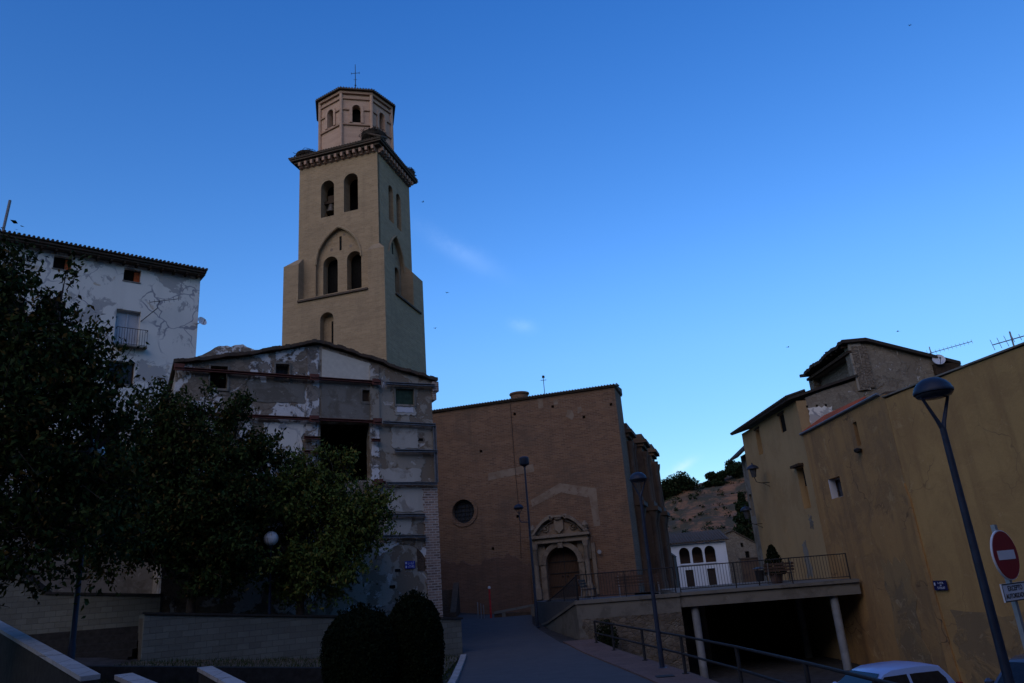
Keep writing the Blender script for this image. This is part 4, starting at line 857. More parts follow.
GA = Fr((13.8, 36.15), 2)
A_ = Fr((14.09, 28), 92); A_.n = BB.n
ochre = thing('ochre_house', 'pale ochre house with deep windows and a ruined open attic on top', 'house', (15, 41, -1))
holesA = [rect(9.99, 10.68, 6.5, 7.4), rect(13.89, 14.59, 6.0, 7.4), rect(8.85, 9.72, 2.5, 4.5)]
mb = MB(); A_.slab(mb, [(8.15, -4.4), (16.95, -4.4), (16.95, 7.7), (8.15, 7.62)], holesA, 0, .5); mb.build('wall', M['ocre_a'], ochre)
for (u0, u1, z0, z1), m_ in (((9.95, 10.72, 6.45, 7.45), 'pane'), ((13.85, 14.63, 5.95, 7.45), 'orange'), ((8.8, 9.77, 2.45, 4.55), 'orange')):
    q_ = -.06 if m_ == 'pane' else -.34
    mb = MB(); A_.box(mb, u0, u1, z0, z1, q_-.06, q_); w = mb.build('window', M['dark' if m_ == 'pane' else m_], ochre)
    mb = MB(); A_.box(mb, u0-.05, u1+.05, z1-.03, z1+.09, .003, .28 if z0 < 3 else .05); mb.build('lintel', M['wood'], w)
    if m_ == 'orange' and z0 < 3: mb = MB(); A_.box(mb, u0+.06, u0+.36, z1-1.0, z1-.12, -.338, -.06); mb.build('shuttered_gap', M['dark'], w)
for u0, u1, z0, z1, s in ((8.95, 9.35, 1.55, 2.1, 51), (10.2, 10.9, -.7, .95, 52)):
    mb = MB(); A_.slab(mb, ragged(A_, u0, u1, z0, z1, s, .13, 8), [], .012, .01); mb.build('damp_patch', M['ruin_grey'], ochre)
mb = MB(); GA.slab(mb, [(.505, -4.4), (9, -4.4), (9, 8.75), (7.2, 9.35), (4.0, 10.42), (3.22, 10.4), (3.22, 8.45), (2.6, 8.3), (1.5, 8.05), (.505, 7.75)], [], 0, .5); mb.build('gable_wall', M['atticwall'], ochre)
mb = MB(); GA.slab(mb, ragged(GA, .55, 1.75, 6.0, 7.2, 61, .08), [], .03, .028); mb.build('white_patch', M['white'], ochre)
for u in (.5, 1.0, 1.45): mb = MB(); GA.box(mb, u-.05, u+.05, 7.25, 7.35, .003, .02); mb.build('painted_beam_hole', M['dark'], ochre)  # black squares on the gable paint the dark inside beam sockets
mb = MB(); GA.box(mb, 3.2, 3.85, 7.9, 10.4, .003, .08); mb.build('corner_pier', M['ruin_mix'], ochre)
mb = MB(); p = A_
def roofslab(mb, pts, th):   # pts: 4 corners
    pts = [Vector(q) for q in pts]; return mb.hexa(pts + [q+Vector((0, 0, th)) for q in pts])
roofslab(mb, [A_.P(8.0, 7.66, .45), A_.P(17.5, 7.74, .45), A_.P(17.5, 8.75, -3.3), A_.P(8.0, 8.62, -3.3)], .12)
u = 8.05
while u < 17.5: mb.tube([A_.P(u, 7.83, .52), A_.P(u, 8.1, -.5)], .08, 6); u += .24
mb.build('street_roof', M['darkroof'], ochre)
AL = Fr((17.0, 36.15), 92); AL.n = BB.n
mb = MB(); AL.slab(mb, [(.003, 7.9), (5.6, 7.9), (5.6, 10.0), (.003, 10.2)], [rect(.55, 5.0, 8.75, 9.85)], -.1, .35); mb.build('attic_side', M['atticstone'], ochre)
mb = MB(); AL.box(mb, .02, 5.6, 8.0, 10.2, -.9, -.5); mb.build('attic_back', M['atticstone'], ochre)
for i in range(9):
    mb = MB(); q = .2+i*.62; mb.tube([AL.P(q, 10.22, .30), AL.P(q, 10.28, -.45)], .06, 6); mb.build('rafter', M['wood'], ochre)
mb = MB(); AL.box(mb, .02, 5.4, 9.86, 10.0, -.09, .1); mb.build('attic_lintel', M['wood'], ochre)
mb = MB(); n = 26
for i in range(n):          # sagging attic roof, seen from below at its eave
    a, b = -.12+5.6*i/n, -.12+5.6*(i+1)/n; s = [.09*noise1(q*1.7, 3) for q in (a, b)]
    e = .38+.08*noise1(a*5, 7); z0, z1 = 10.36+s[0]-.05*max(a, 0), 10.36+s[1]-.05*max(b, 0)
    for (da, db, dza, dzb) in ((e, -.9, 0, .03), (-.903, -5.4, .03, -1.55)):
        mb.hexa([AL.P(a, z0+dza, da), AL.P(b, z1+dza, da), AL.P(b, z1+dzb, db), AL.P(a, z0+dzb, db)] + [AL.P(a, z0+dza+.17, da), AL.P(b, z1+dza+.17, da), AL.P(b, z1+dzb+.17, db), AL.P(a, z0+dzb+.17, db)])
mb.build('attic_roof', M['darkroof'], ochre)
mb = MB(); GA.box(mb, 7.25, 8.5, 8.4, 8.95, .003, .2); mb.build('roof_shed', M['wood'], ochre)

far = thing('shaded_house', 'narrow shaded house with an overhanging eave beyond the pale ochre house', 'house', (14.6, 50, -1.3))
FH = Fr((13.75, 45.4), 92); FH.n = BB.n
mb = MB(); FH.slab(mb, [(0, -4.4), (1.3, -4.4), (1.3, 6.6), (0, 6.6)], [rect(.5, 1.0, 2.9, 4.2)], 0, .5); FH.box(mb, 0, 1.3, -4.4, 6.59, -6, -.503); mb.build('wall', M['ruin_grey'], far)
mb = MB(); roofslab(mb, [FH.P(-.1, 6.35, .62), FH.P(1.6, 6.35, .62), FH.P(1.6, 7.75, -1.2), FH.P(-.1, 7.75, -1.2)], .16); mb.build('roof', M['darkroof'], far)
mb = MB(); FH.box(mb, .5, 1.0, 2.9, 4.2, -.4, -.3); mb.build('window', M['dark'], far)

# ------------------------------------------------------------------ terrace, deck, retaining wall
DK = [(1.9, 34.1), (6.3, 33.75), (13.75, 33.1)]
mb = MB(); mb.prism([(1.9, 34.6, -5), (6.25, 34.25, -5), (6.25, 45.2, -5), (6.25, 60, -5), (1.6, 60, -5), (.35, 46, -5), (.2, 43.5, -5)], [(1.9, 34.6, -.85), (6.25, 34.25, -.85), (6.25, 45.2, -.9), (6.25, 60, -1.3), (1.6, 60, -1.3), (.35, 46, -.95), (.2, 43.5, -.95)])
mb.prism([(6.253, 44.6, -5), (14.5, 44.6, -5), (16.5, 62, -5), (6.253, 62, -5)], [(6.253, 44.6, -.9), (14.5, 44.6, -.9), (16.5, 62, -1.3), (6.253, 62, -1.3)])
mb.prism([(6.253, 62.003, -5), (17, 62.003, -5), (26, 92, -5), (10, 92, -5)], [(6.253, 62.003, -1.3), (17, 62.003, -1.3), (26, 92, -1.85), (10, 92, -1.85)])
mb.build('terrace', M['path'], kind='structure')
rw_ = thing('retaining_wall', 'rough rubble stone retaining wall under the left end of the terrace', 'wall', (4, 34, -4.3))
mb = MB(); n = 44
fw = Fr((1.9, 34.2), math.degrees(math.atan2(33.85-34.2, 6.3-1.9)))
fw.n = Vector((fw.d.y, -fw.d.x, 0))
vs = []; L = 4.42; nz_ = 22
for j in range(nz_+1):
    for i in range(n+1):
        u = L*i/n; z = -4.6+(3.0)*j/nz_
        vs.append(fw.P(u, z, .06+.09*noise1(u*3.1+z*2.2, 1)*noise1(z*4.7-u*1.3, 5)+.05*random.random() - (.5*max(0, (u-3.6)/.8)*max(0, min(1, (-1.9-z)/1.2))*0)))
mb.add(vs, [(j*(n+1)+i, j*(n+1)+i+1, (j+1)*(n+1)+i+1, (j+1)*(n+1)+i) for j in range(nz_) for i in range(n)])
fw.box(mb, 0, L, -4.6, -1.602, -.38, -.02); mb.build('stone_face', M['rubstone'], rw_, smooth=True)
mb = MB(); fw.box(mb, -.02, L-.003, -1.6, -.98, -.38, .09); mb.build('rendered_band', M['conc'], rw_)
mb = MB(); fw.box(mb, -.08, L-.003, -.977, -.82, -.38, .16); mb.build('coping', M['conc'], rw_)
deck = thing('bridge_deck', 'concrete deck on round columns carrying the terrace over a dark passage', 'bridge', (10, 33.5, -4.3))
mb = MB(); fd = Fr((6.3, 33.85), math.degrees(math.atan2(33.15-33.85, 13.75-6.3))); fd.n = Vector((fd.d.y, -fd.d.x, 0)); DL = 7.5
fd.box(mb, .003, DL, -1.42, -.953, -11.2, 0); fd.box(mb, .003, DL, -.95, -.82, -11.2, .10); mb.build('slab', M['conc'], deck)
for u in (.62, 6.45):
    mb = MB(); c = fd.P(u, 0, -.35); mb.lathe([(.17, -4.4), (.17, -1.425)], c, 18); mb.build('column', M['column'], deck, True)
for u, d in ((1.5, -5.5), (6.2, -5.5)):
    mb = MB(); c = fd.P(u, 0, d); mb.lathe([(.17, -4.4), (.17, -1.425)], c, 14); mb.build('column', M['column'], deck, True)
mb = MB(); fd.box(mb, -.2, 8, -5, -1.423, -11.3, -10.9); mb.build('back_wall', M['rubble'], deck)

def railing(label, pts, h, n_bars, name='railing', inset=.12, mat='iron', posts=None, group=None):
    """straight runs of bar railing through pts (x, y, z)"""
    mid = Vector(pts[len(pts)//2]); t = thing(name, label, 'railing', mid, group)
    pts = [Vector(p) for p in pts]; up = Vector((0, 0, 1))
    for p, q in zip(pts[:-1], pts[1:]):
        mb = MB(); mb.tube([p+up*h, q+up*h], .024, 6); mb.build('top_rail', M[mat], t)
        mb = MB(); mb.tube([p+up*.12, q+up*.12], .018, 6); mb.build('bottom_rail', M[mat], t)
        L = (q-p).length; k = max(2, int(L/inset)); 
        for i in range(1, k):
            a = p.lerp(q, i/k); mb = MB(); mb.tube([a+up*.12, a+up*h], .0095, 5); mb.build('baluster', M[mat], t, uv=False)
        m = max(1, round(L/2.4))
        for i in range(m+1):
            if i == m and q is not pts[-1]: continue
            a = p.lerp(q, i/m); mb = MB(); mb.tube([a, a+up*(h+.02)], .026, 6); mb.build('post', M[mat], t)
railing('dark bar railing along the concrete deck edge in front of the ochre house', [tuple(fd.P(.1, -.82, -.05)), tuple(fd.P(7.2, -.82, -.05))], 1.05, 50)
railing('dark bar railing along the terrace above the rubble retaining wall', [tuple(fw.P(.05, -.82, 0)), tuple(fw.P(4.3, -.82, 0))], 1.05, 30)
# ramp wall going back towards the church, with its own rail
ramp = thing('ramp_wall', 'rendered ramp wall sloping down from the terrace corner to the street lamp', 'wall', (1.1, 38, -2.4))
rp = [(1.95, 34.1, -.83), (1.35, 37.2, -1.35), (.75, 40.2, -1.85), (.45, 42.4, -2.05)]
mb = MB()
for (x0, y0, z0), (x1, y1, z1) in zip(rp[:-1], rp[1:]):
    mb.hexa([(x0-.06, y0, -5), (x0+.3, y0, -5), (x1+.3, y1, -5), (x1-.06, y1, -5), (x0-.06, y0, z0-.12), (x0+.3, y0, z0-.12), (x1+.3, y1, z1-.12), (x1-.06, y1, z1-.12)])
mb.build('wall_body', M['conc'], ramp)
mb = MB()
for (x0, y0, z0), (x1, y1, z1) in zip(rp[:-1], rp[1:]):
    mb.hexa([(x0-.12, y0, z0-.117), (x0+.34, y0, z0-.117), (x1+.34, y1, z1-.117), (x1-.12, y1, z1-.117), (x0-.12, y0, z0), (x0+.34, y0, z0), (x1+.34, y1, z1), (x1-.12, y1, z1)])
mb.build('coping', M['conc'], ramp)
railing('dark bar railing sloping down the ramp wall in front of the church door', [(2.0, 34.25, -.83), (1.5, 37.2, -1.35), (.9, 40.2, -1.85), (.6, 42.2, -2.05)], 1.05, 20)
# two-rail street railing
tr_ = thing('street_railing', 'dark two-rail street railing along the pink pavement edge', 'railing', (3.5, 22, -2.5))
rp = [(xr(y)+.05, y, pz(y)+.09) for y in (31.5, 28.7, 24.75, 21.0, 17.0, 13.5, 11.1, 8.5)]
for p in rp:
    p = Vector(p); top = Vector((p.x, p.y, -1.58)); mb = MB(); mb.tube([p, top], .042, 8); mb.lathe([(.09, 0), (.09, .02)], p, 8); mb.build('post', M['iron'], tr_)
for (p, q) in zip(rp[:-1], rp[1:]):
    for zt in (-1.58, -2.02):
        mb = MB(); mb.tube([(p[0], p[1], zt), (q[0], q[1], zt)], .03, 8); mb.build('rail', M['iron'], tr_)

# ------------------------------------------------------------------ houses in the gap
WH = Fr((15.06, 80), -5)
arcade = thing('arcaded_white_house', 'small white house with three arches above two brown doors', 'house', (17.5, 82, -1.8))
mb = MB(); WH.slab(mb, [(-2.5, -1.95), (5.25, -1.95), (5.25, 2.75), (-2.5, 2.75)], [arch(.42, 1.48, .8, 2.4), arch(1.72, 2.80, .78, 2.4), arch(3.0, 4.10, .76, 2.4), rect(.80, 1.6, -1.85, .17), rect(3.0, 3.82, -1.85, .15)], 0, .35)
WH.box(mb, 4.9, 5.25, -1.95, 2.74, -6, -.353); WH.box(mb, -2.5, -2.1, -1.95, 2.74, -6, -.353); mb.build('wall', M['whitewash'], arcade)
mb = MB(); WH.box(mb, -2.1, 4.9, -1.95, 2.74, -1.9, -1.6); mb.build('loggia_back', M['church_low'], arcade); mb = MB(); WH.box(mb, -2.1, 4.9, .45, .7, -1.597, -.353); mb.build('loggia_floor', M['conc'], arcade)  # back wall's dark brick colour paints the shade inside the arches
for u0, u1 in ((.80, 1.6), (3.0, 3.82)): mb = MB(); WH.box(mb, u0, u1, -1.9, .16, -.2, -.14); mb.build('door', M['door2'], arcade)
for u0, u1 in ((.42, 1.48), (1.72, 2.8), (3.0, 4.1)): mb = MB(); WH.box(mb, u0-.05, u1+.05, .66, .757, .003, .08); mb.build('sill', M['whitewash'], arcade)
mb = MB(); roofslab(mb, [WH.P(-2.8, 2.78, .4), WH.P(5.6, 2.78, .4), WH.P(5.6, 4.0, -4.5), WH.P(-2.8, 4.0, -4.5)], .1); u = -2.75
while u < 5.6: mb.tube([WH.P(u, 2.9, .45), WH.P(u, 4.1, -4.5)], .07, 5); u += .3
mb.build('roof', M['roof'], arcade)
SH = Fr((23.78, 88), -5)
stoneh = thing('stone_gable_house', 'old brown stone house with a sloping gable and tiny windows', 'house', (25, 90, -1.9))
mb = MB(); SH.slab(mb, [(-3.6, -2), (5, -2), (5, 1.4), (2.16, 2.35), (-.3, 4.0), (-1.2, 3.72), (-3.6, 2.9)], [rect(.35, .65, 2.2, 2.65), rect(.7, 1.15, .95, 1.7), rect(-2.3, -1.9, 1.3, 1.9)], 0, .4); SH.box(mb, -3.6, 5, -2, 1.3, -5, -.403); mb.build('wall', M['atticstone'], stoneh)
for a in ((.3, .7, 2.15, 2.7), (.65, 1.2, .9, 1.75), (-2.35, -1.85, 1.25, 1.95)): mb = MB(); SH.box(mb, *a, -.38, -.3); mb.build('window', M['dark'], stoneh)
mb = MB()
for (u0, z0), (u1, z1) in (((-3.8, 2.88), (-1.2, 3.78)), ((-1.2, 3.78), (-.3, 4.06)), ((-.3, 4.06), (2.16, 2.41)), ((2.16, 2.41), (5.2, 1.4))):
    mb.hexa([SH.P(u0, z0, .15), SH.P(u1, z1, .15), SH.P(u1, z1, -5), SH.P(u0, z0, -5), SH.P(u0, z0+.1, .15), SH.P(u1, z1+.1, .15), SH.P(u1, z1+.1, -5), SH.P(u0, z0+.1, -5)])
mb.build('roof', M['roof'], stoneh)
yw = Fr((21.3, 76), -3)
bw = thing('yard_wall', 'reddish stone yard wall beside the arcaded white house', 'wall', (24, 76, -1.7))
mb = MB(); yw.box(mb, -.7, 7, -2.2, .75, -.4, 0); mb.build('wall_body', M['church_side'], bw); mb = MB(); yw.box(mb, -.8, 7, .753, .87, -.48, .08); mb.build('cap', M['roof'], bw)

# ------------------------------------------------------------------ left garden: walls, steps
pl_ = thing('planter_wall', 'pale split-block planter wall with a flat coping behind the bushes', 'wall', (-8, 29, -2))
pa, pb = Vector((-12.95, 26.0, 0)), Vector((-2.95, 31.9, 0)); dd = (pb-pa).normalized(); nn = Vector((dd.y, -dd.x, 0)); bk = -nn
def pbox(mb, a, b, za0, zb0, za1, zb1, d0, d1):
    q = [a+nn*d1, b+nn*d1, b+nn*d0, a+nn*d0]; mb.hexa([q[0]+Vector((0, 0, za0)), q[1]+Vector((0, 0, zb0)), q[2]+Vector((0, 0, zb0)), q[3]+Vector((0, 0, za0)), q[0]+Vector((0, 0, za1)), q[1]+Vector((0, 0, zb1)), q[2]+Vector((0, 0, zb1)), q[3]+Vector((0, 0, za1))])
mb = MB(); pbox(mb, pa, pb, -2.2, -3.2, .03, -1.13, -.3, 0); q = pa+bk*.303; q2 = pa+bk*2.6
mb.hexa([(pa.x, q.y-.05, -2.2), (pa.x+.3, q.y+.1, -2.2), (q2.x+.3, q2.y, -2.2), (q2.x, q2.y, -2.2), (pa.x, q.y-.05, .025), (pa.x+.3, q.y+.1, .02), (q2.x+.3, q2.y, .02), (q2.x, q2.y, .025)])
q = pb+bk*.303; q2 = pb+bk*1.8
mb.hexa([(q.x-.3, q.y, -3.2), (q.x, q.y, -3.2), (q2.x, q2.y, -3.2), (q2.x-.3, q2.y, -3.2), (q.x-.3, q.y, -1.14), (q.x, q.y, -1.14), (q2.x, q2.y, -1.14), (q2.x-.3, q2.y, -1.14)])
mb.build('block_wall', M['block'], pl_)
mb = MB(); pbox(mb, pa-dd*.06, pb+dd*.06, .033, -1.127, .10, -1.06, -.36, .06); mb.build('coping', M['stone_dk'], pl_)
mb = MB(); q = [pa+bk*.3, pb+bk*.3, pb+bk*1.75, pa+bk*2.5]; mb.prism([p+Vector((0, 0, -2.5)) for p in q], [p+Vector((0, 0, z)) for p, z in zip(q, (-.1, -1.25, -1.25, -.1))]); mb.build('planting_soil', M['earth'], pl_)
bw2 = thing('back_retaining_wall', 'long block retaining wall with a sloping left end behind the left trees', 'wall', (-16, 28.5, -.6))
R2 = Fr((-13.7, 28.6), 184); R2.n = Vector((.07, -1, 0)).normalized()
tops = [(0, .62), (4.15, 1.0), (5.4, 2.05), (9, 4.9)]
mb = MB(); R2.slab(mb, [(0, -1.8), (9, -1.8)] + tops[::-1], [], 0, .4); mb.build('block_wall', M['block'], bw2)
mb = MB()
for (u0, z0), (u1, z1) in zip(tops[:-1], tops[1:]): mb.hexa([R2.P(u0, z0+.003, .06), R2.P(u1, z1+.003, .06), R2.P(u1, z1+.003, -.46), R2.P(u0, z0+.003, -.46), R2.P(u0, z0+.08, .06), R2.P(u1, z1+.08, .06), R2.P(u1, z1+.08, -.46), R2.P(u0, z0+.08, -.46)])
mb.build('coping', M['stone_dk'], bw2)
gs = thing('garden_steps', 'flight of dark stone steps below the back retaining wall', 'steps', (-15.5, 26.5, -1.5))
for i in range(5):
    mb = MB(); R2.box(mb, .3, 5.4, -1.9, -.35-.24*i, .01+.33*i, .337+.33*i); mb.build('step', M['stone_dk'], gs)
def parapet(name, a, b, label, w=.27, body=1.3, cat='wall'):
    a, b = Vector(a), Vector(b); d = b-a; h = Vector((d.x, d.y, 0)).normalized(); s = Vector((-h.y, h.x, 0))
    if s.y < 0: s = -s
    t = thing(name, label, cat, (a+b)/2-Vector((0, 0, body)), 'stone-capped garden parapets')
    mb = MB(); q = [a-s*.10, b-s*.10, b+s*.10, a+s*.10]; mb.hexa([p+Vector((0, 0, -body)) for p in q] + [p+Vector((0, 0, -.073)) for p in q]); mb.build('block_wall', M['stone_dk'], t)
    L = d.length; n = max(1, round(L/.85))
    for i in range(n):
        p, r_ = a.lerp(b, i/n), a.lerp(b, (i+.965)/n); q = [p-s*w/2, r_-s*w/2, r_+s*w/2, p+s*w/2]; mb = MB(); mb.hexa([x+Vector((0, 0, -.07)) for x in q] + list(q)); mb.build('coping_stone', M['coping'], t)
parapet('stair_parapet', (-14.0, 19.8, .30), (-6.72, 12.0, -.80), 'long sloping garden parapet with pale coping stones in the bottom left corner')
parapet('stair_parapet', (-6.75, 13.0, -.88), (-4.6, 10.7, -1.15), 'short pale capped parapet end at the bottom edge, just right of the long one')
parapet('stair_parapet', (-6.55, 15.7, -1.05), (-4.6, 12.9, -1.28), 'short pale capped parapet on the far side of the garden stair, beside the lawn')
mb = MB()
mb.hexa([(-14, 20.5, -2.4), (-5.2, 22.4, -2.6), (-5.2, 22.7, -2.6), (-14, 20.8, -2.4), (-14, 20.5, -.95), (-5.2, 22.4, -1.85), (-5.2, 22.7, -1.85), (-14, 20.8, -.95)])
lowk = mb.build('lawn_edging', M['stone_dk'], label='low block edging wall along the back of the lower lawn', cat='edging')
# lawn
mb = MB(); gx = [-13+.5*i for i in range(22)]; gy = [14+.5*i for i in range(35)]
def lawn_ok(x, y): return x < interp(y, [14, 19, 23.7, 30.9], [-3.2, -2.55, -2.65, -2.98]) and (y < 26.0+(x+12.95)*.59-.1)
def lz(x, y): return pz(y)+.06+max(0, (-3-x)*.11)
vs, fs = [], []
for j in range(len(gy)-1):
    for i in range(len(gx)-1):
        if lawn_ok(gx[i+1], gy[j+1]) and lawn_ok(gx[i+1], gy[j]):
            k = len(vs); vs += [(gx[i], gy[j], lz(gx[i], gy[j])), (gx[i+1], gy[j], lz(gx[i+1], gy[j])), (gx[i+1], gy[j+1], lz(gx[i+1], gy[j+1])), (gx[i], gy[j+1], lz(gx[i], gy[j+1]))]; fs.append((k, k+1, k+2, k+3))
mb.add(vs, fs); mb.build('lawn_soil', M['earth'], kind='structure')
mb = MB(); vs = []; fs = []
for i in range(15000):
    x, y = random.uniform(-13, -2.4), random.uniform(15, 31)
    if not lawn_ok(x, y): continue
    h = random.uniform(.06, .16); a = random.uniform(0, 6.28); w = .012; z = lz(x, y)-.01; lx, ly = random.gauss(0, .04), random.gauss(0, .04); k = len(vs)
    vs += [(x-w*math.cos(a), y-w*math.sin(a), z), (x+w*math.cos(a), y+w*math.sin(a), z), (x+lx, y+ly, z+h)]; fs.append((k, k+1, k+2))
mb.add(vs, fs); mb.build('grass', M['grass'], kind='stuff', smooth='leaf', uv=False, label='short dark grass on the lawn in front of the planter wall')

# ------------------------------------------------------------------ vegetation
def leaves(P, S, name, mat, parent, up=0.0, **kw):
    """one small folded leaf per point of P, size S"""
    n = len(P); A = rng.normal(size=(n, 3)); A[:, 2] -= up; A /= np.linalg.norm(A, axis=1)[:, None]
    Bv = np.cross(A, rng.normal(size=(n, 3))); Bv /= np.linalg.norm(Bv, axis=1)[:, None]; Cv = np.cross(A, Bv)
    S = np.asarray(S)[:, None]
    v = np.stack([P-A*S*.5, P+Bv*S*.27+Cv*S*.07-A*S*.08, P+A*S*.6, P-Bv*S*.27+Cv*S*.07-A*S*.08], 1).reshape(-1, 3)
    base = np.array(BASE.get(parent.name, Vector())) if parent is not None else np.zeros(3)
    me = bpy.data.meshes.new(name); me.vertices.add(4*n); me.vertices.foreach_set('co', (v-base).astype(np.float32).ravel())
    me.loops.add(4*n); me.loops.foreach_set('vertex_index', np.arange(4*n, dtype=np.int32)); me.polygons.add(n)
    me.polygons.foreach_set('loop_start', np.arange(0, 4*n, 4, dtype=np.int32)); me.polygons.foreach_set('loop_total', np.full(n, 4, dtype=np.int32))
    me.update(); me.validate(); me.materials.append(M[mat]); o = bpy.data.objects.new(name, me); COL.objects.link(o)
    if parent is not None: o.parent = parent; BASE[o.name] = Vector(base)
    return tag(o, **kw)
def broad_tree(label, base, trunk, blobs, mat, size=.15, per=9, group=None, rtrunk=.16, lean=(0, 0)):
    t = thing('tree', label, 'tree', base, group); base = Vector(base); fork = base+Vector((lean[0], lean[1], trunk))
    mb = MB(); mb.tube([base+Vector((0, 0, -.3)), base.lerp(fork, .3), base.lerp(fork, .7), fork], [rtrunk*1.25, rtrunk, rtrunk*.92, rtrunk*.85], 9); tk = mb.build('trunk', M['bark'], t, True)
    mb = MB(); pts = []
    for (x, y, z, rx, ry, rz, nt) in blobs:
        nt = int(nt*1.75); c = Vector((x, y, z)); mid = fork.lerp(c, .5)+Vector((random.gauss(0, .15), random.gauss(0, .1), .15)); mb.tube([fork-Vector((0, 0, .1)), mid, c+Vector((0, 0, rz*.4))], [rtrunk*.55, rtrunk*.3, .02], 6)
        nb = max(3, nt//11); boughs = []
        for i in range(nb):                                      # boughs that each carry a tuft of twigs
            d = np.array([random.gauss(0, 1) for _ in range(3)]); d /= np.linalg.norm(d); rr_ = random.random()**.38
            p = np.array([x, y, z])+d*rr_*np.array([rx, ry, rz])*.93; boughs.append((p, d)); mb.tube([c.lerp(Vector(p), .2), c.lerp(Vector(p), .65)+Vector((0, 0, .06)), Vector(p)], [.026, .016, .008], 4)
        for i in range(nt):
            p, d = random.choice(boughs); p = p+rng.normal(size=3)*np.array([.17, .17, .15])*(.6+.5*min(rx, rz))
            ax = d*.8+np.array([random.gauss(0, .35), random.gauss(0, .35), .45+random.gauss(0, .35)]); ax /= np.linalg.norm(ax); L = random.uniform(.4, .8)
            if i % 5 == 0: mb.tube([Vector(p)-Vector(ax)*.1, Vector(p)+Vector(ax)*L], [.012, .005], 4)
            for k in range(per): pts.append(p+ax*L*(k/per)+rng.normal(size=3)*.065)
    mb.build('limb', M['bark'], t)
    P = np.array(pts)
    tt = np.clip(P[:, 1]/28.45, 0, 1.01)[:, None]; keep = (np.linalg.norm(P-np.array([[-9.60, 28.45, 2.36]])*tt, axis=1) > .75-.35*(P[:, 1] < 28)) | (P[:, 1] < 24); P = P[keep]      # pruned clear of the globe lamp
    leaves(P, rng.uniform(size*.5, size*1.15, len(P)), 'crown', mat, t, up=.8)
broad_tree('large dark tree filling the left edge, its shoots reaching the white roof', (-11.9, 15.4, -.6), 2.2,
    [(-10.6, 15.2, 3.3, 1.9, 1.7, 2.3, 620), (-11.9, 15, 2.6, 2, 1.7, 2.0, 380), (-11.9, 15.1, 5.6, 1.2, 1.1, 1.7, 380), (-11.35, 15, 7.4, .32, .3, 1.0, 75), (-11.9, 14.8, 7.2, .5, .4, .9, 90), (-10.75, 15, 6.3, .34, .34, 1.1, 60), (-10.2, 15, 5.2, .75, .7, 1.1, 170), (-9.35, 15, 4.4, .7, .7, 1.1, 150), (-8.85, 15.1, 3.3, .65, .9, 1.3, 130), (-9.4, 15.2, 1.8, 1.3, 1.2, 1.0, 230), (-11.2, 15, 1.1, 1.5, 1.2, .7, 160), (-9.75, 14.8, 6.5, .28, .3, .9, 36), (-9.25, 14.9, 5.5, .35, .4, .75, 45)], 'leaf_dark', .15, 9, 'trees on the left of the square', .18)
broad_tree('broad dark tree on a bare trunk above the left end of the planter', (-12.15, 27.7, -.35), 2.3,
    [(-12.4, 27.2, 4.0, 2.2, 1.4, 2.2, 650), (-13.8, 26.9, 5.4, 1.5, 1.1, 2.4, 480), (-12.4, 27.1, 6.0, 1.0, 1.0, 1.4, 230), (-11.9, 27.3, 7.3, .28, .3, .8, 34), (-13.2, 27, 7.6, .35, .3, .7, 40), (-10.75, 27.6, 7.3, .22, .25, .7, 26), (-10.75, 27.6, 6.0, .55, .6, 1.55, 130), (-9.95, 28.2, 5.2, .6, .7, 1.2, 140), (-10.8, 27.8, 3.6, 1.1, 1.1, 1.7, 330), (-14.9, 26.6, 4, 1.3, 1, 2.2, 300), (-11.6, 27.4, 2.2, 1.7, 1.1, 1.1, 330), (-13.6, 26.8, 2.6, 1.2, 1, 1.0, 240), (-11.2, 27.6, 1.6, 1.3, .9, .9, 240), (-14.6, 26.5, 2.4, 1.0, .9, .9, 160)], 'leaf_dark', .19, 9, 'trees on the left of the square', .15)
broad_tree('rounder green tree in front of the ruined house, nearest its dark opening', (-8.75, 29.4, -.75), 1.6,
    [(-8.3, 29.3, 2.7, 1.9, 1.2, 1.9, 560), (-7.45, 29.4, 4.3, .8, .8, 1.25, 170), (-9.2, 29.2, 3.7, 1.2, 1.1, 1.6, 300), (-6.4, 29.5, 2.7, 1.0, 1.0, 1.4, 260), (-8.6, 29.3, 5.0, .45, .5, .9, 70), (-7.5, 29.3, 1.2, 1.6, 1.1, .9, 260), (-9.6, 29.0, 1.5, 1.1, 1.0, .9, 180), (-8.3, 29.3, .75, 1.5, 1.0, .7, 230), (-10.4, 29.5, 2.4, 1.0, .8, 1.0, 170), (-7.0, 29.4, 4.9, .3, .3, .6, 30), (-6.0, 29.6, 3.6, .4, .4, .7, 50)], 'leaf_mid', .17, 9, 'trees on the left of the square', .15)
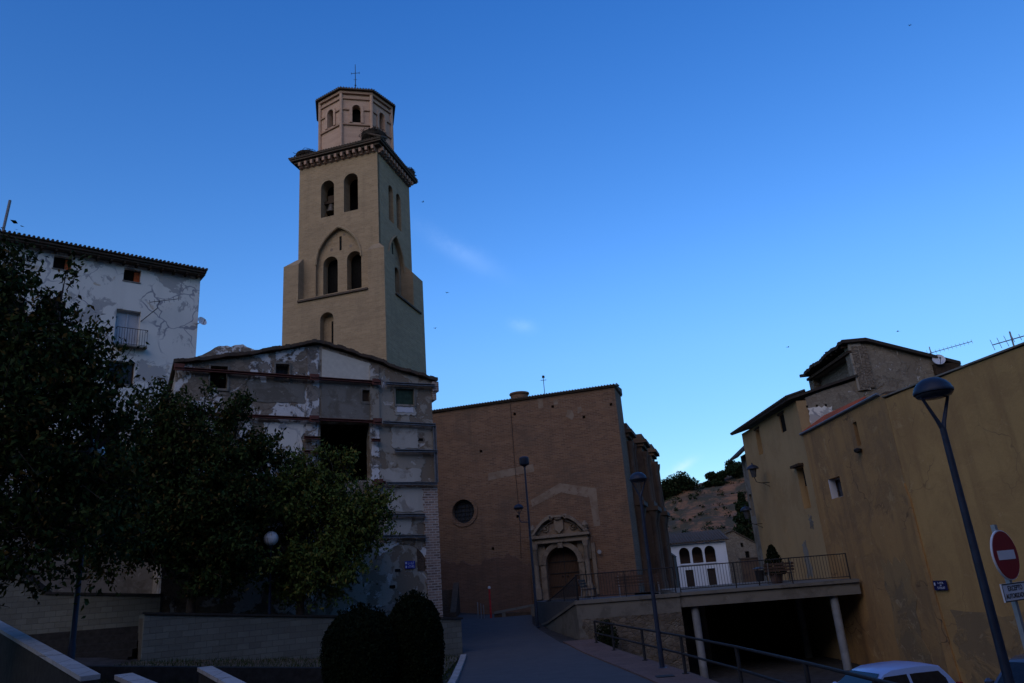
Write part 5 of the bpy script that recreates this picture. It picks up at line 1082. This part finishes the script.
def bush(c, rx, h, label):
    t = thing('clipped_bush', label, 'bush', c, 'clipped bushes on the lawn'); c = Vector(c); prof = [(.35, 0), (.85, .12*h), (.98, .4*h), (1, .62*h), (.9, .8*h), (.62, .93*h), (.2, .985*h)]
    mb = MB(); mb.lathe([(r*rx*.93, z*.97) for r, z in prof], c, 22); mb.build('inner_mass', M['leaf_bush'], t, True)
    P = []
    for i in range(15000):
        z = random.random()**.8*h; r = interp(z, [q[1] for q in prof], [q[0] for q in prof])*rx*(.93+.1*random.random()); a = random.uniform(0, 6.283); r *= 1+.045*noise1(a*3+z*2, 4)+.03*noise1(a*9-z*7, 2)
        P.append((c.x+r*math.cos(a), c.y+r*math.sin(a), c.z+z*1.0))
    for i in range(60):
        a = random.uniform(0, 6.28); r = rx*random.uniform(0, .7); z0 = interp(r/rx, [0, .2, .62, .9], [h, .985*h, .93*h, .8*h])
        for k in range(7): P.append((c.x+r*math.cos(a)+random.gauss(0, .012), c.y+r*math.sin(a)+random.gauss(0, .012), c.z+z0+k*.022))
    leaves(np.array(P), rng.uniform(.05, .085, len(P)), 'foliage', 'leaf_bush', t)
bush((-4.20, 19.0, -2.6), .88, 2.36, 'tall rounded dark clipped bush on the lawn, the left and wider one')
bush((-2.98, 19.6, -2.5), .69, 2.46, 'rounded dark clipped bush nearer the path, the right and slimmer one')
def pine(name, label, base, r, h, n, cone=False, group=None):
    t = thing(name, label, 'tree', base, group); b = Vector(base); mb = MB(); mb.tube([b-Vector((0, 0, .4)), b+Vector((.1, 0, h*.8))], [.2, .08], 6); mb.build('trunk', M['bark'], t)
    P = []; cl = [(random.uniform(-.75, .75)*r, random.uniform(-.6, .6)*r, random.uniform(.12, .82)*h) for _ in range(14)]
    for i in range(n):
        if cone:
            z = random.random()**1.4*h*.97; rr_ = r*(1-z/h)**.8*(.55+.5*random.random())*(1+.22*math.sin(z*4.2)); a = random.uniform(0, 6.283); P.append((b.x+rr_*math.cos(a), b.y+rr_*math.sin(a), b.z+.2+z))
        else:
            c = random.choice(cl); d = rng.normal(size=3); d /= np.linalg.norm(d); q = random.random()**.5*r*.42; P.append((b.x+c[0]+d[0]*q, b.y+c[1]+d[1]*q, b.z+c[2]+d[2]*q*.75))
    leaves(np.array(P), rng.uniform(.25, .5, n), 'crown', 'leaf_pine', t)
for x, y, r, h, lab in ((26.4, 130, 3.6, 3.5, 'wide dark pine on the hilltop just right of the church'), (33.2, 130, 1.9, 2.8, 'small round pine on the hilltop between its two larger neighbours'), (37.6, 130, 2.5, 3.6, 'dark pine on the hilltop next to the shaded house eave'), (23.4, 131, 2.4, 3.0, 'dark pine on the hilltop half hidden by the church')):
    pine('pine_tree', lab, (x, y, hillz(x, y)-.2), r, h*.9, 5200, False, 'pines along the hilltop')
pine('cypress', 'tall dark conical conifer at the foot of the hill beside the ochre house', (27.7, 97, hillz(27.7, 97)-.2), 3.1, 11.3, 9000, True)
P = []
for i in range(420):
    x, y = random.uniform(14, 60), random.uniform(97, 134); z = hillz(x, y); s = random.uniform(.25, .8)
    for k in range(22): d = rng.normal(size=3)*s*.45; P.append((x+d[0], y+d[1], z+abs(d[2])*.8))
leaves(np.array(P), rng.uniform(.2, .45, len(P)), 'scrub', 'leaf_pine', None, kind='stuff', label='low dry scrub scattered over the terraced hill')

# ------------------------------------------------------------------ lamps
def pole_mb(H, r0, r1):
    mb = MB(); mb.lathe([(.14, 0), (.14, .03), (r0*1.15, .05), (r0*1.1, .9), (r0, .95), (r1, H)], (0, 0, 0), 12); return mb
def fit(o, loc, rz=0): o.location = loc; o.rotation_euler = (0, 0, rz)
def bowl(parent, c, r, s=1.0):
    mb = MB(); mb.lathe([(r, 0), (r*1.02, .03*s), (r*.97, .06*s), (r*.9, .12*s), (r*.72, .19*s), (r*.45, .245*s), (r*.12, .27*s), (.01, .275*s)], c, 24); h = mb.build('lamp_hood', M['lampblue'], parent, True)
    mb = MB(); mb.lathe([(r*.96, -.012), (r*.85, -.05), (r*.5, -.075), (.01, -.08)], c, 20); mb.build('glass', M['lampglass'], h, True); return h
lamp = thing('street_lamp', 'slender dark lamp post with a domed hood on a forked top at the right edge', 'street lamp', (0, 0, 0), 'domed street lamps')
H = 5.54
pole_mb(H-.78, .064, .042).build('pole', M['lampblue'], lamp, True)
for s in (-1, 1): mb = MB(); mb.tube([(0, 0, H-.8), (s*.05, 0, H-.68), (s*.235, 0, H-.26)], [.04, .028, .019], 7); mb.build('fork_arm', M['lampblue'], lamp)
bowl(lamp, (0, 0, H-.275), .265, .85)
l2 = copy_tree(lamp); l2['label'] = 'dark domed lamp post standing behind the street railing, in front of the stone wall'
fit(lamp, (5.99, 10.5, -3.1), R(8)); fit(l2, (3.47, 22.63, pz(22.6)+.06), R(-15))
dl = thing('double_street_lamp', 'tall double lamp post with a drum head and a lower side lamp before the church', 'street lamp', (0, 0, 0))
pole_mb(8.35, .075, .045).build('pole', M['lampblue'], dl, True)
mb = MB(); mb.lathe([(.05, 8.25), (.10, 8.3), (.24, 8.36), (.27, 8.42), (.27, 8.74), (.20, 8.80), (.02, 8.84)], (0, 0, 0), 20); mb.build('drum_head', M['lampblue'], dl, True)
mb = MB(); mb.tube([(0, 0, 5.28), (-.42, 0, 5.32), (-.50, 0, 5.45), (-.50, 0, 5.95)], .025, 7); mb.build('side_arm', M['lampblue'], dl); 
for s in (-1, 1): mb = MB(); mb.tube([(-.5, 0, 5.72), (-.5+s*.2, 0, 6.05)], .016, 5); mb.build('fork_arm', M['lampblue'], dl)
bowl(dl, (-.5, 0, 6.06), .27, .8); mb = MB(); mb.tube([(-.5, 0, 6.25), (-.5, 0, 6.48)], .018, 5); mb.build('finial', M['lampblue'], dl)
fit(dl, (.14, 40.8, pz(40.8)+.02), 0)
gl = thing('globe_lamp', 'white globe lamp on a slim post among the trees behind the planter', 'street lamp', (-9.60, 28.45, -.6))
mb = MB(); mb.lathe([(.09, 0), (.09, .03), (.055, .05), (.042, 2.6), (.09, 2.66), (.11, 2.74)], (-9.60, 28.45, -.6), 10); mb.build('post', M['lampblue'], gl, True)
mb = MB(); mb.lathe([(.09*3*math.sin(t), -.27*math.cos(t)) for t in [.25+2.88*k/14 for k in range(15)]], (-9.60, 28.45, 2.36), 24); mb.build('globe', M['globe'], gl, True)
sp = thing('lamp_post', 'slim dark post rising from the steps into the foliage at the far left', 'street lamp', (-9.35, 15.9, -1.4))
mb = MB(); mb.lathe([(.12, 0), (.12, .03), (.075, .05), (.07, .9), (.055, 1.0), (.045, 4.6)], (-9.35, 15.9, -1.4), 12); mb.build('post', M['lampblue'], sp, True)
mb = MB(); mb.lathe([(.06, 0), (.2, .08), (.26, .28), (.2, .46), (.05, .54)], (-9.35, 15.9, 3.2), 16); mb.build('globe', M['globe'], sp, True)
def wall_lantern(p, label):
    t = thing('wall_lantern', label, 'wall lamp', p, 'lanterns on the ochre house'); p = Vector(p)
    mb = MB(); mb.tube([p, p+BB.n*.45, p+BB.n*.72+Vector((0, 0, .08)), p+BB.n*.8+Vector((0, 0, .35))], .022, 6); mb.tube([p+Vector((0, 0, -.22)), p+BB.n*.4], .014, 5); mb.build('bracket', M['iron'], t)
    c = p+BB.n*.8; mb = MB(); mb.lathe([(.12, .34), (.2, .78), (.22, .8)], c, 10); mb.build('glass', M['lampglass'], t)
    mb = MB(); mb.lathe([(.34, .80), (.30, .90), (.16, 1.0), (.04, 1.04), (.03, 1.14)], c, 14); mb.build('hood', M['lampblue'], t, True)
wall_lantern(tuple(A_.P(13.75, 4.35, .003)), 'hooded wall lantern higher on the pale ochre house, below its tall niche window')
wall_lantern(tuple(A_.P(16.1, 2.3, .003)), 'hooded wall lantern lower on the pale ochre house, at its far corner')

# ------------------------------------------------------------------ sign
sg = thing('traffic_sign', 'round red no entry sign with a white plate below on a grey post', 'traffic sign', (6.03, 9.78, -3.05))
SF = Fr((5.91, 9.72), 33); SF.n = Vector((math.sin(R(33)), -math.cos(R(33)), 0)); 
mb = MB(); SF.box(mb, -.03, .03, -3.1, .27, -.075, -.025); mb.build('post', M['galv'], sg)
mb = MB(); SF.slab(mb, circ(0, -.10, .30, 40), [], 0, .022); pl0 = mb.build('sign_disc', M['sign_white'], sg)
mb = MB(); SF.slab(mb, circ(0, -.10, .287, 40), [], .006, .004); mb.build('red_face', M['sign_red'], pl0)
mb = MB(); SF.box(mb, -.205, .205, -.155, -.045, .0065, .010); mb.build('white_bar', M['sign_white'], pl0)
mb = MB(); SF.box(mb, -.30, .30, -.64, -.43, -.02, 0); pp_ = mb.build('plate', M['sign_white'], sg)
mb = MB(); 
for b in ((-.30, .30, -.443, -.43), (-.30, .30, -.64, -.627), (-.30, -.288, -.6265, -.4435), (.288, .30, -.6265, -.4435)): SF.box(mb, *b, .001, .004)
mb.build('plate_border', M['sign_black'], pp_)
def text_on(parent, fr, txt, u, z, d, size, mat, name):
    cu = bpy.data.curves.new('t', 'FONT'); cu.body = txt; cu.size = size; cu.align_x = 'CENTER'; cu.align_y = 'CENTER'; cu.extrude = .001; cu.offset = size*.018
    to = bpy.data.objects.new('t', cu); COL.objects.link(to); dg = bpy.context.evaluated_depsgraph_get(); me = bpy.data.meshes.new_from_object(to.evaluated_get(dg)); bpy.data.objects.remove(to)
    mb = MB(); mb.add([fr.P(u+v.co.x, z+v.co.y, d+v.co.z) for v in me.vertices], [tuple(p.vertices) for p in me.polygons]); return mb.build(name, M[mat], parent)
text_on(pp_, SF, 'EXCEPTO', 0, -.492, .003, .082, 'sign_black', 'lettering'); text_on(pp_, SF, 'AUTORIZADOS', 0, -.578, .003, .074, 'sign_black', 'lettering')

# ------------------------------------------------------------------ cars
def car(name, label, mat, loc, rz, L=3.9, W=1.66, H=1.44, hatch=True):
    """nose towards +x, built at the origin and then placed"""
    t = thing(name, label, 'car', (0, 0, 0)); hw = W/2
    low = [(-L/2, .45), (-L/2+.05, .25), (L/2-.1, .25), (L/2, .42), (L/2-.02, .62), (L/2-.25, .76), (L/2-1.0, .90), (-L/2+.15, .95), (-L/2, .8)]
    mb = MB(); mb.prism([(x, -hw+(0.07 if z > .85 else 0), z) for x, z in low], [(x, hw-(0.07 if z > .85 else 0), z) for x, z in low]); body = mb.build('body', M[mat], t, True, bevel=.06)
    b0, b1 = -L/2+.14, L/2-1.02; r0, r1 = -L/2+.42, L/2-1.75; wt = hw-.22; wb = hw-.06
    def sec(x, z, w, c): return [(x, -w, z), (x, w, z)]
    mb = MB(); st = [(b0, .93, wb), (b0+.14, 1.18, wb-.07), (r0, H-.07, wt+.02), (r0+.35, H-.005, wt), ((r0+r1)/2, H, wt), (r1-.25, H-.02, wt), (r1, H-.09, wt+.02), ((r1+b1)/2, (H-.09+.9)/2, wb-.08), (b1, .9, wb)]
    # greenhouse as a lofted shell: top line of stations joined to the belt line
    top = [Vector((x, 0, z)) for x, z, w in st]
    vs = []; 
    for x, z, w in st: vs += [(x, -w, z), (x, -w*.9, z+.035*(z > 1.3)), (x, 0, z+.06*(z > 1.3)), (x, w*.9, z+.035*(z > 1.3)), (x, w, z)]
    n = len(st); fs = [(i*5+k, i*5+k+1, (i+1)*5+k+1, (i+1)*5+k) for i in range(n-1) for k in range(4)]
    base_l = [(x, -wb, .9) for x, z, w in st]; base_r = [(x, wb, .9) for x, z, w in st]; o = len(vs); vs += base_l+base_r
    fs += [(i*5, (i+1)*5, o+i+1, o+i) for i in range(n-1)] + [(i*5+4, o+n+i, o+n+i+1, (i+1)*5+4) for i in range(n-1)]
    mb.add(vs, fs); cab = mb.build('roof', M[mat], t, True)
    for s in (-1, 1):
        def side(x, z): f = (z-.9)/(H-.09-.9); return (x, s*(wb+(wt+.02-wb)*f+.006), z)
        ws = [[(r1+.52, .96), (r1+.02, H-.14), (r1-.62, H-.13), (r1-.62, .96)], [(r1-.70, .96), (r1-.70, H-.13), (r0+.10, H-.14), (r0-.12, 1.02)]]
        for q in ws: mb = MB(); mb.add([side(x, z) for x, z in q], [(0, 1, 2, 3)]); mb.build('side_window', M['glass'], t)
        mb = MB(); mb.box(r1-.66, r1-.5, s*(hw-.0)-.015, s*(hw)+.025, .80, .84); mb.build('handle', M[mat], t)
        mb = MB(); mb.lathe([(.02, -.08), (.09, -.04), (.1, .03), (.03, .09)], (r1+.35, s*(hw+.08), 1.0), 10); mb.build('mirror', M[mat], t, True)
        mb = MB(); mb.lathe([(.02, -.10), (.11, -.05), (.12, .05), (.03, .1)], (L/2-.12, s*(hw-.25), .62), 10); mb.build('headlight', M['lightglass'], t, True)
        mb = MB(); mb.box(-L/2-.02, -L/2+.08, s*(hw-.12)-.07, s*(hw-.12)+.05, .72, 1.0); mb.build('tail_light', M['sign_red'], t)
        for x in (-L/2+.72, L/2-.72):
            mb = MB(); mb.lathe([(.18, -.09), (.29, -.09), (.305, -.05), (.305, .05), (.29, .09), (.18, .09)], (0, 0, 0), 20); mb.v = [(x+p[0], s*(hw-.09)+p[2], .305+p[1]) for p in mb.v]; wh = mb.build('wheel', M['tyre'], t, True)
            mb = MB(); mb.lathe([(.03, -.07), (.18, -.06), (.18, .06), (.03, .07)], (0, 0, 0), 16); mb.v = [(x+p[0], s*(hw-.085)+p[2], .305+p[1]) for p in mb.v]; mb.build('rim', M['galv'], wh, True)
    f = .05
    def lerp(a, b, k): return a+(b-a)*k
    mb = MB(); x0, z0, x1, z1 = r1+.03, H-.12, b1-.03, .92
    nx, nz = (z0-z1), (x1-x0); l_ = math.hypot(nx, nz); ox, oz = nx/l_*.06, nz/l_*.06
    mb.add([(x0+ox, -wt+.06, z0+oz), (x0+ox, wt-.06, z0+oz), (x1+ox*.5, wb-.12, z1+oz*.5), (x1+ox*.5, -wb+.12, z1+oz*.5)], [(0, 1, 2, 3)]); mb.build('windscreen', M['glass'], t)
    mb = MB(); mb.add([(r0-.03, -wt+.08, H-.12), (r0-.03, wt-.08, H-.12), (b0+.085, wb-.16, 1.04), (b0+.085, -wb+.16, 1.04)], [(0, 1, 2, 3)]); mb.v = [(x-.05, y, z+.01) for x, y, z in mb.v]; mb.build('rear_window', M['glass'], t)
    fit(t, loc, rz); return t
car('parked_car', 'pale blue parked car seen from above by the columns at the bottom', 'car_light', (8.35, 20.45, -4.08), R(194), 3.8, 1.64, 1.44)
car('parked_car', 'dark grey parked car in the bottom right corner behind the sign post', 'car_grey', (10.85, 17.5, -3.78), R(214), 4.1, 1.7, 1.46)

# ------------------------------------------------------------------ things on the terrace and forecourt
def bench(label, c, rz, w):
    t = thing('bench', label, 'bench', (0, 0, 0), 'benches on the terrace')
    for k in range(4): mb = MB(); mb.box(-w/2, w/2, -.22+k*.115, -.22+k*.115+.095, .43, .465); mb.build('seat_slat', M['bench_wd'], t)
    for k in range(3): mb = MB(); mb.box(-w/2, w/2, .25+.03*k, .28+.03*k, .53+k*.13, .63+k*.13); mb.build('back_slat', M['bench_wd'], t)
    for s in (-1, 1): mb = MB(); x = s*(w/2-.15); mb.tube([(x, -.22, 0), (x, -.2, .42), (x, .24, .42), (x, .36, .92)], .03, 6); mb.tube([(x, .24, .42), (x, .3, 0)], .03, 6); mb.build('leg', M['beam_bl'], t)
    fit(t, c, rz)
bench('long slatted bench on the terrace behind the railing left of the white house', (4.95, 36.2, -.86), R(-5), 2.1)
bench('short slatted bench seen end on beside the church door', (2.75, 37.6, -.87), R(75), 1.6)
bench('dark slatted bench on the deck in front of the potted conifer', (11.2, 35.4, -.82), R(175), 1.3)
sh = thing('potted_conifer', 'small dark conifer shrub against the ochre house wall on the deck', 'shrub', (11.35, 36.3, -.82))
mb = MB(); mb.lathe([(.22, 0), (.3, .36), (.33, .38), (.33, .42), (.26, .41)], (11.35, 36.3, -.82), 14); mb.build('pot', M['pave'], sh)
P = []
for i in range(2600):
    z = random.random()**1.2*1.45; r = (.42*(1-(z/1.5)**1.6)+.05)*(.6+.45*random.random()); a = random.uniform(0, 6.28); r *= 1+.25*noise1(a*3+z*5, 3); P.append((11.35+r*math.cos(a), 36.3+r*math.sin(a), -.42+z*.9))
leaves(np.array(P), rng.uniform(.06, .14, len(P)), 'foliage', 'leaf_bush', sh)
ws = thing('wall_shrub', 'small dark wild shrub growing at the foot of the rubble retaining wall', 'shrub', (2.95, 32.2, -2.9))
P = []
for i in range(1800):
    d = rng.normal(size=3); d /= np.linalg.norm(d); q = random.random()**.4; P.append((2.95+d[0]*.5*q, 33.2+d[1]*.4*q, -2.35+d[2]*.75*q))
mb = MB()
for k in range(6): mb.tube([(2.95, 33.2, -4.3), (2.95+random.uniform(-.1, .1), 33.2, -3.2), (2.95+random.uniform(-.35, .35), 33.1, -2.2)], [.04, .03, .01], 5)
mb.build('stem', M['bark'], ws); leaves(np.array(P), rng.uniform(.06, .13, len(P)), 'foliage', 'leaf_pine', ws)
bn = thing('litter_bin', 'small dark litter bin with a flat lid on the deck by the railing', 'bin', (10.1, 34.6, -.82))
mb = MB(); mb.lathe([(.16, .18), (.2, .62), (.21, .64)], (10.1, 34.6, -.82), 14); mb.build('bucket', M['iron'], bn, True)
mb = MB(); mb.lathe([(.26, .70), (.26, .73), (.05, .78)], (10.1, 34.6, -.82), 14); mb.build('lid', M['lampblue'], bn)
mb = MB(); mb.tube([(10.1, 34.85, -.82), (10.1, 34.85, -.1)], .03, 6); mb.build('post', M['iron'], bn)
rb = thing('red_post', 'thin red post with a white tip standing before the church wall', 'post', (-2.5, 46, pz(46)))
mb = MB(); mb.lathe([(.075, 0), (.06, .05), (.06, 1.62), (.05, 1.66)], (-2.5, 46, pz(46)), 10); mb.build('shaft', M['red_paint'], rb, True)
mb = MB(); mb.lathe([(.075, 1.663), (.085, 1.72), (.06, 1.8), (.01, 1.82)], (-2.5, 46, pz(46)), 10); mb.build('cap', M['sign_white'], rb, True)
for i, (x, h) in enumerate(((-3.24, .98), (-3.06, .9), (-2.9, .8))):
    mb = MB(); mb.tube([(x, 46, pz(46)), (x, 46, pz(46)+h)], .03, 7); mb.build('thin_pole', M['galv'], label=['pale thin pole, tallest of three left of the red post', 'pale thin pole, middle of three left of the red post', 'pale thin pole, shortest of three and nearest the red post'][i], cat='pole', group='thin poles by the red post')
lp = thing('low_parapet', 'low sloping concrete parapet with dark openings at the church forecourt', 'wall', (-1.2, 46, -1.7))
def lpz(x): return interp(x, [-2.3, 0.3], [-1.36, -1.08])
mb = MB(); x0, x1 = -2.3, .3
mb.hexa([(x0, 45.9, lpz(x0)-.12), (x1, 45.9, lpz(x1)-.12), (x1, 46.15, lpz(x1)-.12), (x0, 46.15, lpz(x0)-.12), (x0, 45.9, lpz(x0)), (x1, 45.9, lpz(x1)), (x1, 46.15, lpz(x1)), (x0, 46.15, lpz(x0))]); mb.build('top_beam', M['conc'], lp)
for x in (-1.75, -.05): mb = MB(); mb.box(x-.1, x+.1, 45.92, 46.12, -1.95, lpz(x)-.125); mb.build('pier', M['conc'], lp)
mb = MB(); mb.box(x0, x1, 46.0, 46.1, -1.95, -1.5); mb.build('infill', M['rubble'], lp)
ss = thing('stone_stairs', 'steep stone stair with a side wall between the ruin and the church', 'stairs', (-5.2, 46.5, -1.7))
for i in range(9): mb = MB(); mb.box(-6.9, -4.85, 45.8+.3*i, 46.097+.3*i, -2.2, -1.45+.19*i); mb.build('step', M['rubble'], ss)
mb = MB(); mb.hexa([(-4.845, 45.7, -2.2), (-4.5, 45.7, -2.2), (-4.5, 48.4, -2.2), (-4.845, 48.4, -2.2), (-4.845, 45.7, -1.2), (-4.5, 45.7, -1.2), (-4.5, 48.4, .45), (-4.845, 48.4, .45)]); mb.build('side_wall', M['rubble'], ss)

# ------------------------------------------------------------------ antennas, dish and birds
def yagi(label, base, mast, a, b, n, side):
    t = thing('roof_antenna', label, 'antenna', base, 'television antennas on the ochre roofs'); base = Vector(base); mb = MB(); mb.tube([base, base+Vector((0, 0, mast))], .025, 6); mb.build('mast', M['galv'], t)
    mb = MB(); a, b, side = Vector(a)+base, Vector(b)+base, Vector(side); mb.tube([a, b], .018, 5)
    for k in range(n): p = a.lerp(b, k/(n-1)); mb.tube([p-side*(.12+.1*(k < 3)), p+side*(.12+.1*(k < 3))], .010, 4)
    mb.build('boom', M['galv'], t)
yagi('long thin television antenna above the grey attic, beside the white dish', tuple(GA.P(7.55, 9.0, -.3)), 1.0, (-.6, 0, .55), (2.1, -.2, 1.05), 14, (.05, .3, .95))
yagi('television antenna cut by the right edge above the ochre wall', tuple(YC.P(5.2, 5.6, -.9)), 1.0, (-.6, .1, .62), (1.6, -.5, .98), 12, (.05, .3, .9))
dish('satellite_dish', GA.P(7.5, 9.12, .25), (-.25, -1, .35), .29, 'pale satellite dish on the roof beside the grey attic wall', GA.P(7.6, 8.75, -.1)-GA.P(7.5, 9.12, .25))
def bird(p, s, a, label):
    t = thing('bird', label, 'bird', p, 'birds flying in the sky'); p = Vector(p); f = Vector((math.cos(a), math.sin(a), .05)); r_ = Vector((-math.sin(a), math.cos(a), 0))
    mb = MB(); mb.tube([p-f*s*.5, p-f*s*.2, p+f*s*.2, p+f*s*.42, p+f*s*.55], [.01*s, .10*s, .13*s, .08*s, .01*s], 7)
    for sd in (-1, 1):
        q = [p+f*s*.2, p+r_*sd*s*.55+f*s*.18+Vector((0, 0, .22*s)), p+r_*sd*s*1.0-f*s*.15+Vector((0, 0, .12*s)), p+r_*sd*s*.45-f*s*.12+Vector((0, 0, .15*s)), p-f*s*.15]
        mb.prism(q, [x+Vector((0, 0, .02*s)) for x in q])
    mb.add([p-f*s*.45, p-f*s*.85+r_*s*.16, p-f*s*.85-r_*s*.16], [(0, 1, 2)])
    mb.build('body', M['birdblack'], t)
for p, a, lab in (((-7.09, 60, 33.8), .4, 'tiny dark bird in the sky just right of the tower cornice'), ((-5.33, 60, 24.7), 2.2, 'tiny dark bird right of the tower, higher of the two at its base'), ((-6.52, 60, 21.5), 1.0, 'tiny dark bird close to the lower right edge of the tower'),
                  ((23.16, 60, 17.3), .2, 'tiny dark bird left of the attic roof peak'), ((32.6, 60, 17.9), 2.8, 'tiny dark bird right of the attic roof, above the antenna'), ((41.2, 60, 48.9), 1.6, 'tiny dark bird alone near the top right corner of the sky')):
    bird(p, .22, a, lab)

# ------------------------------------------------------------------ lift everything so that the lower parking level is z = 0
for o in list(sc.objects):
    if o.parent is None: o.location.z += EYE
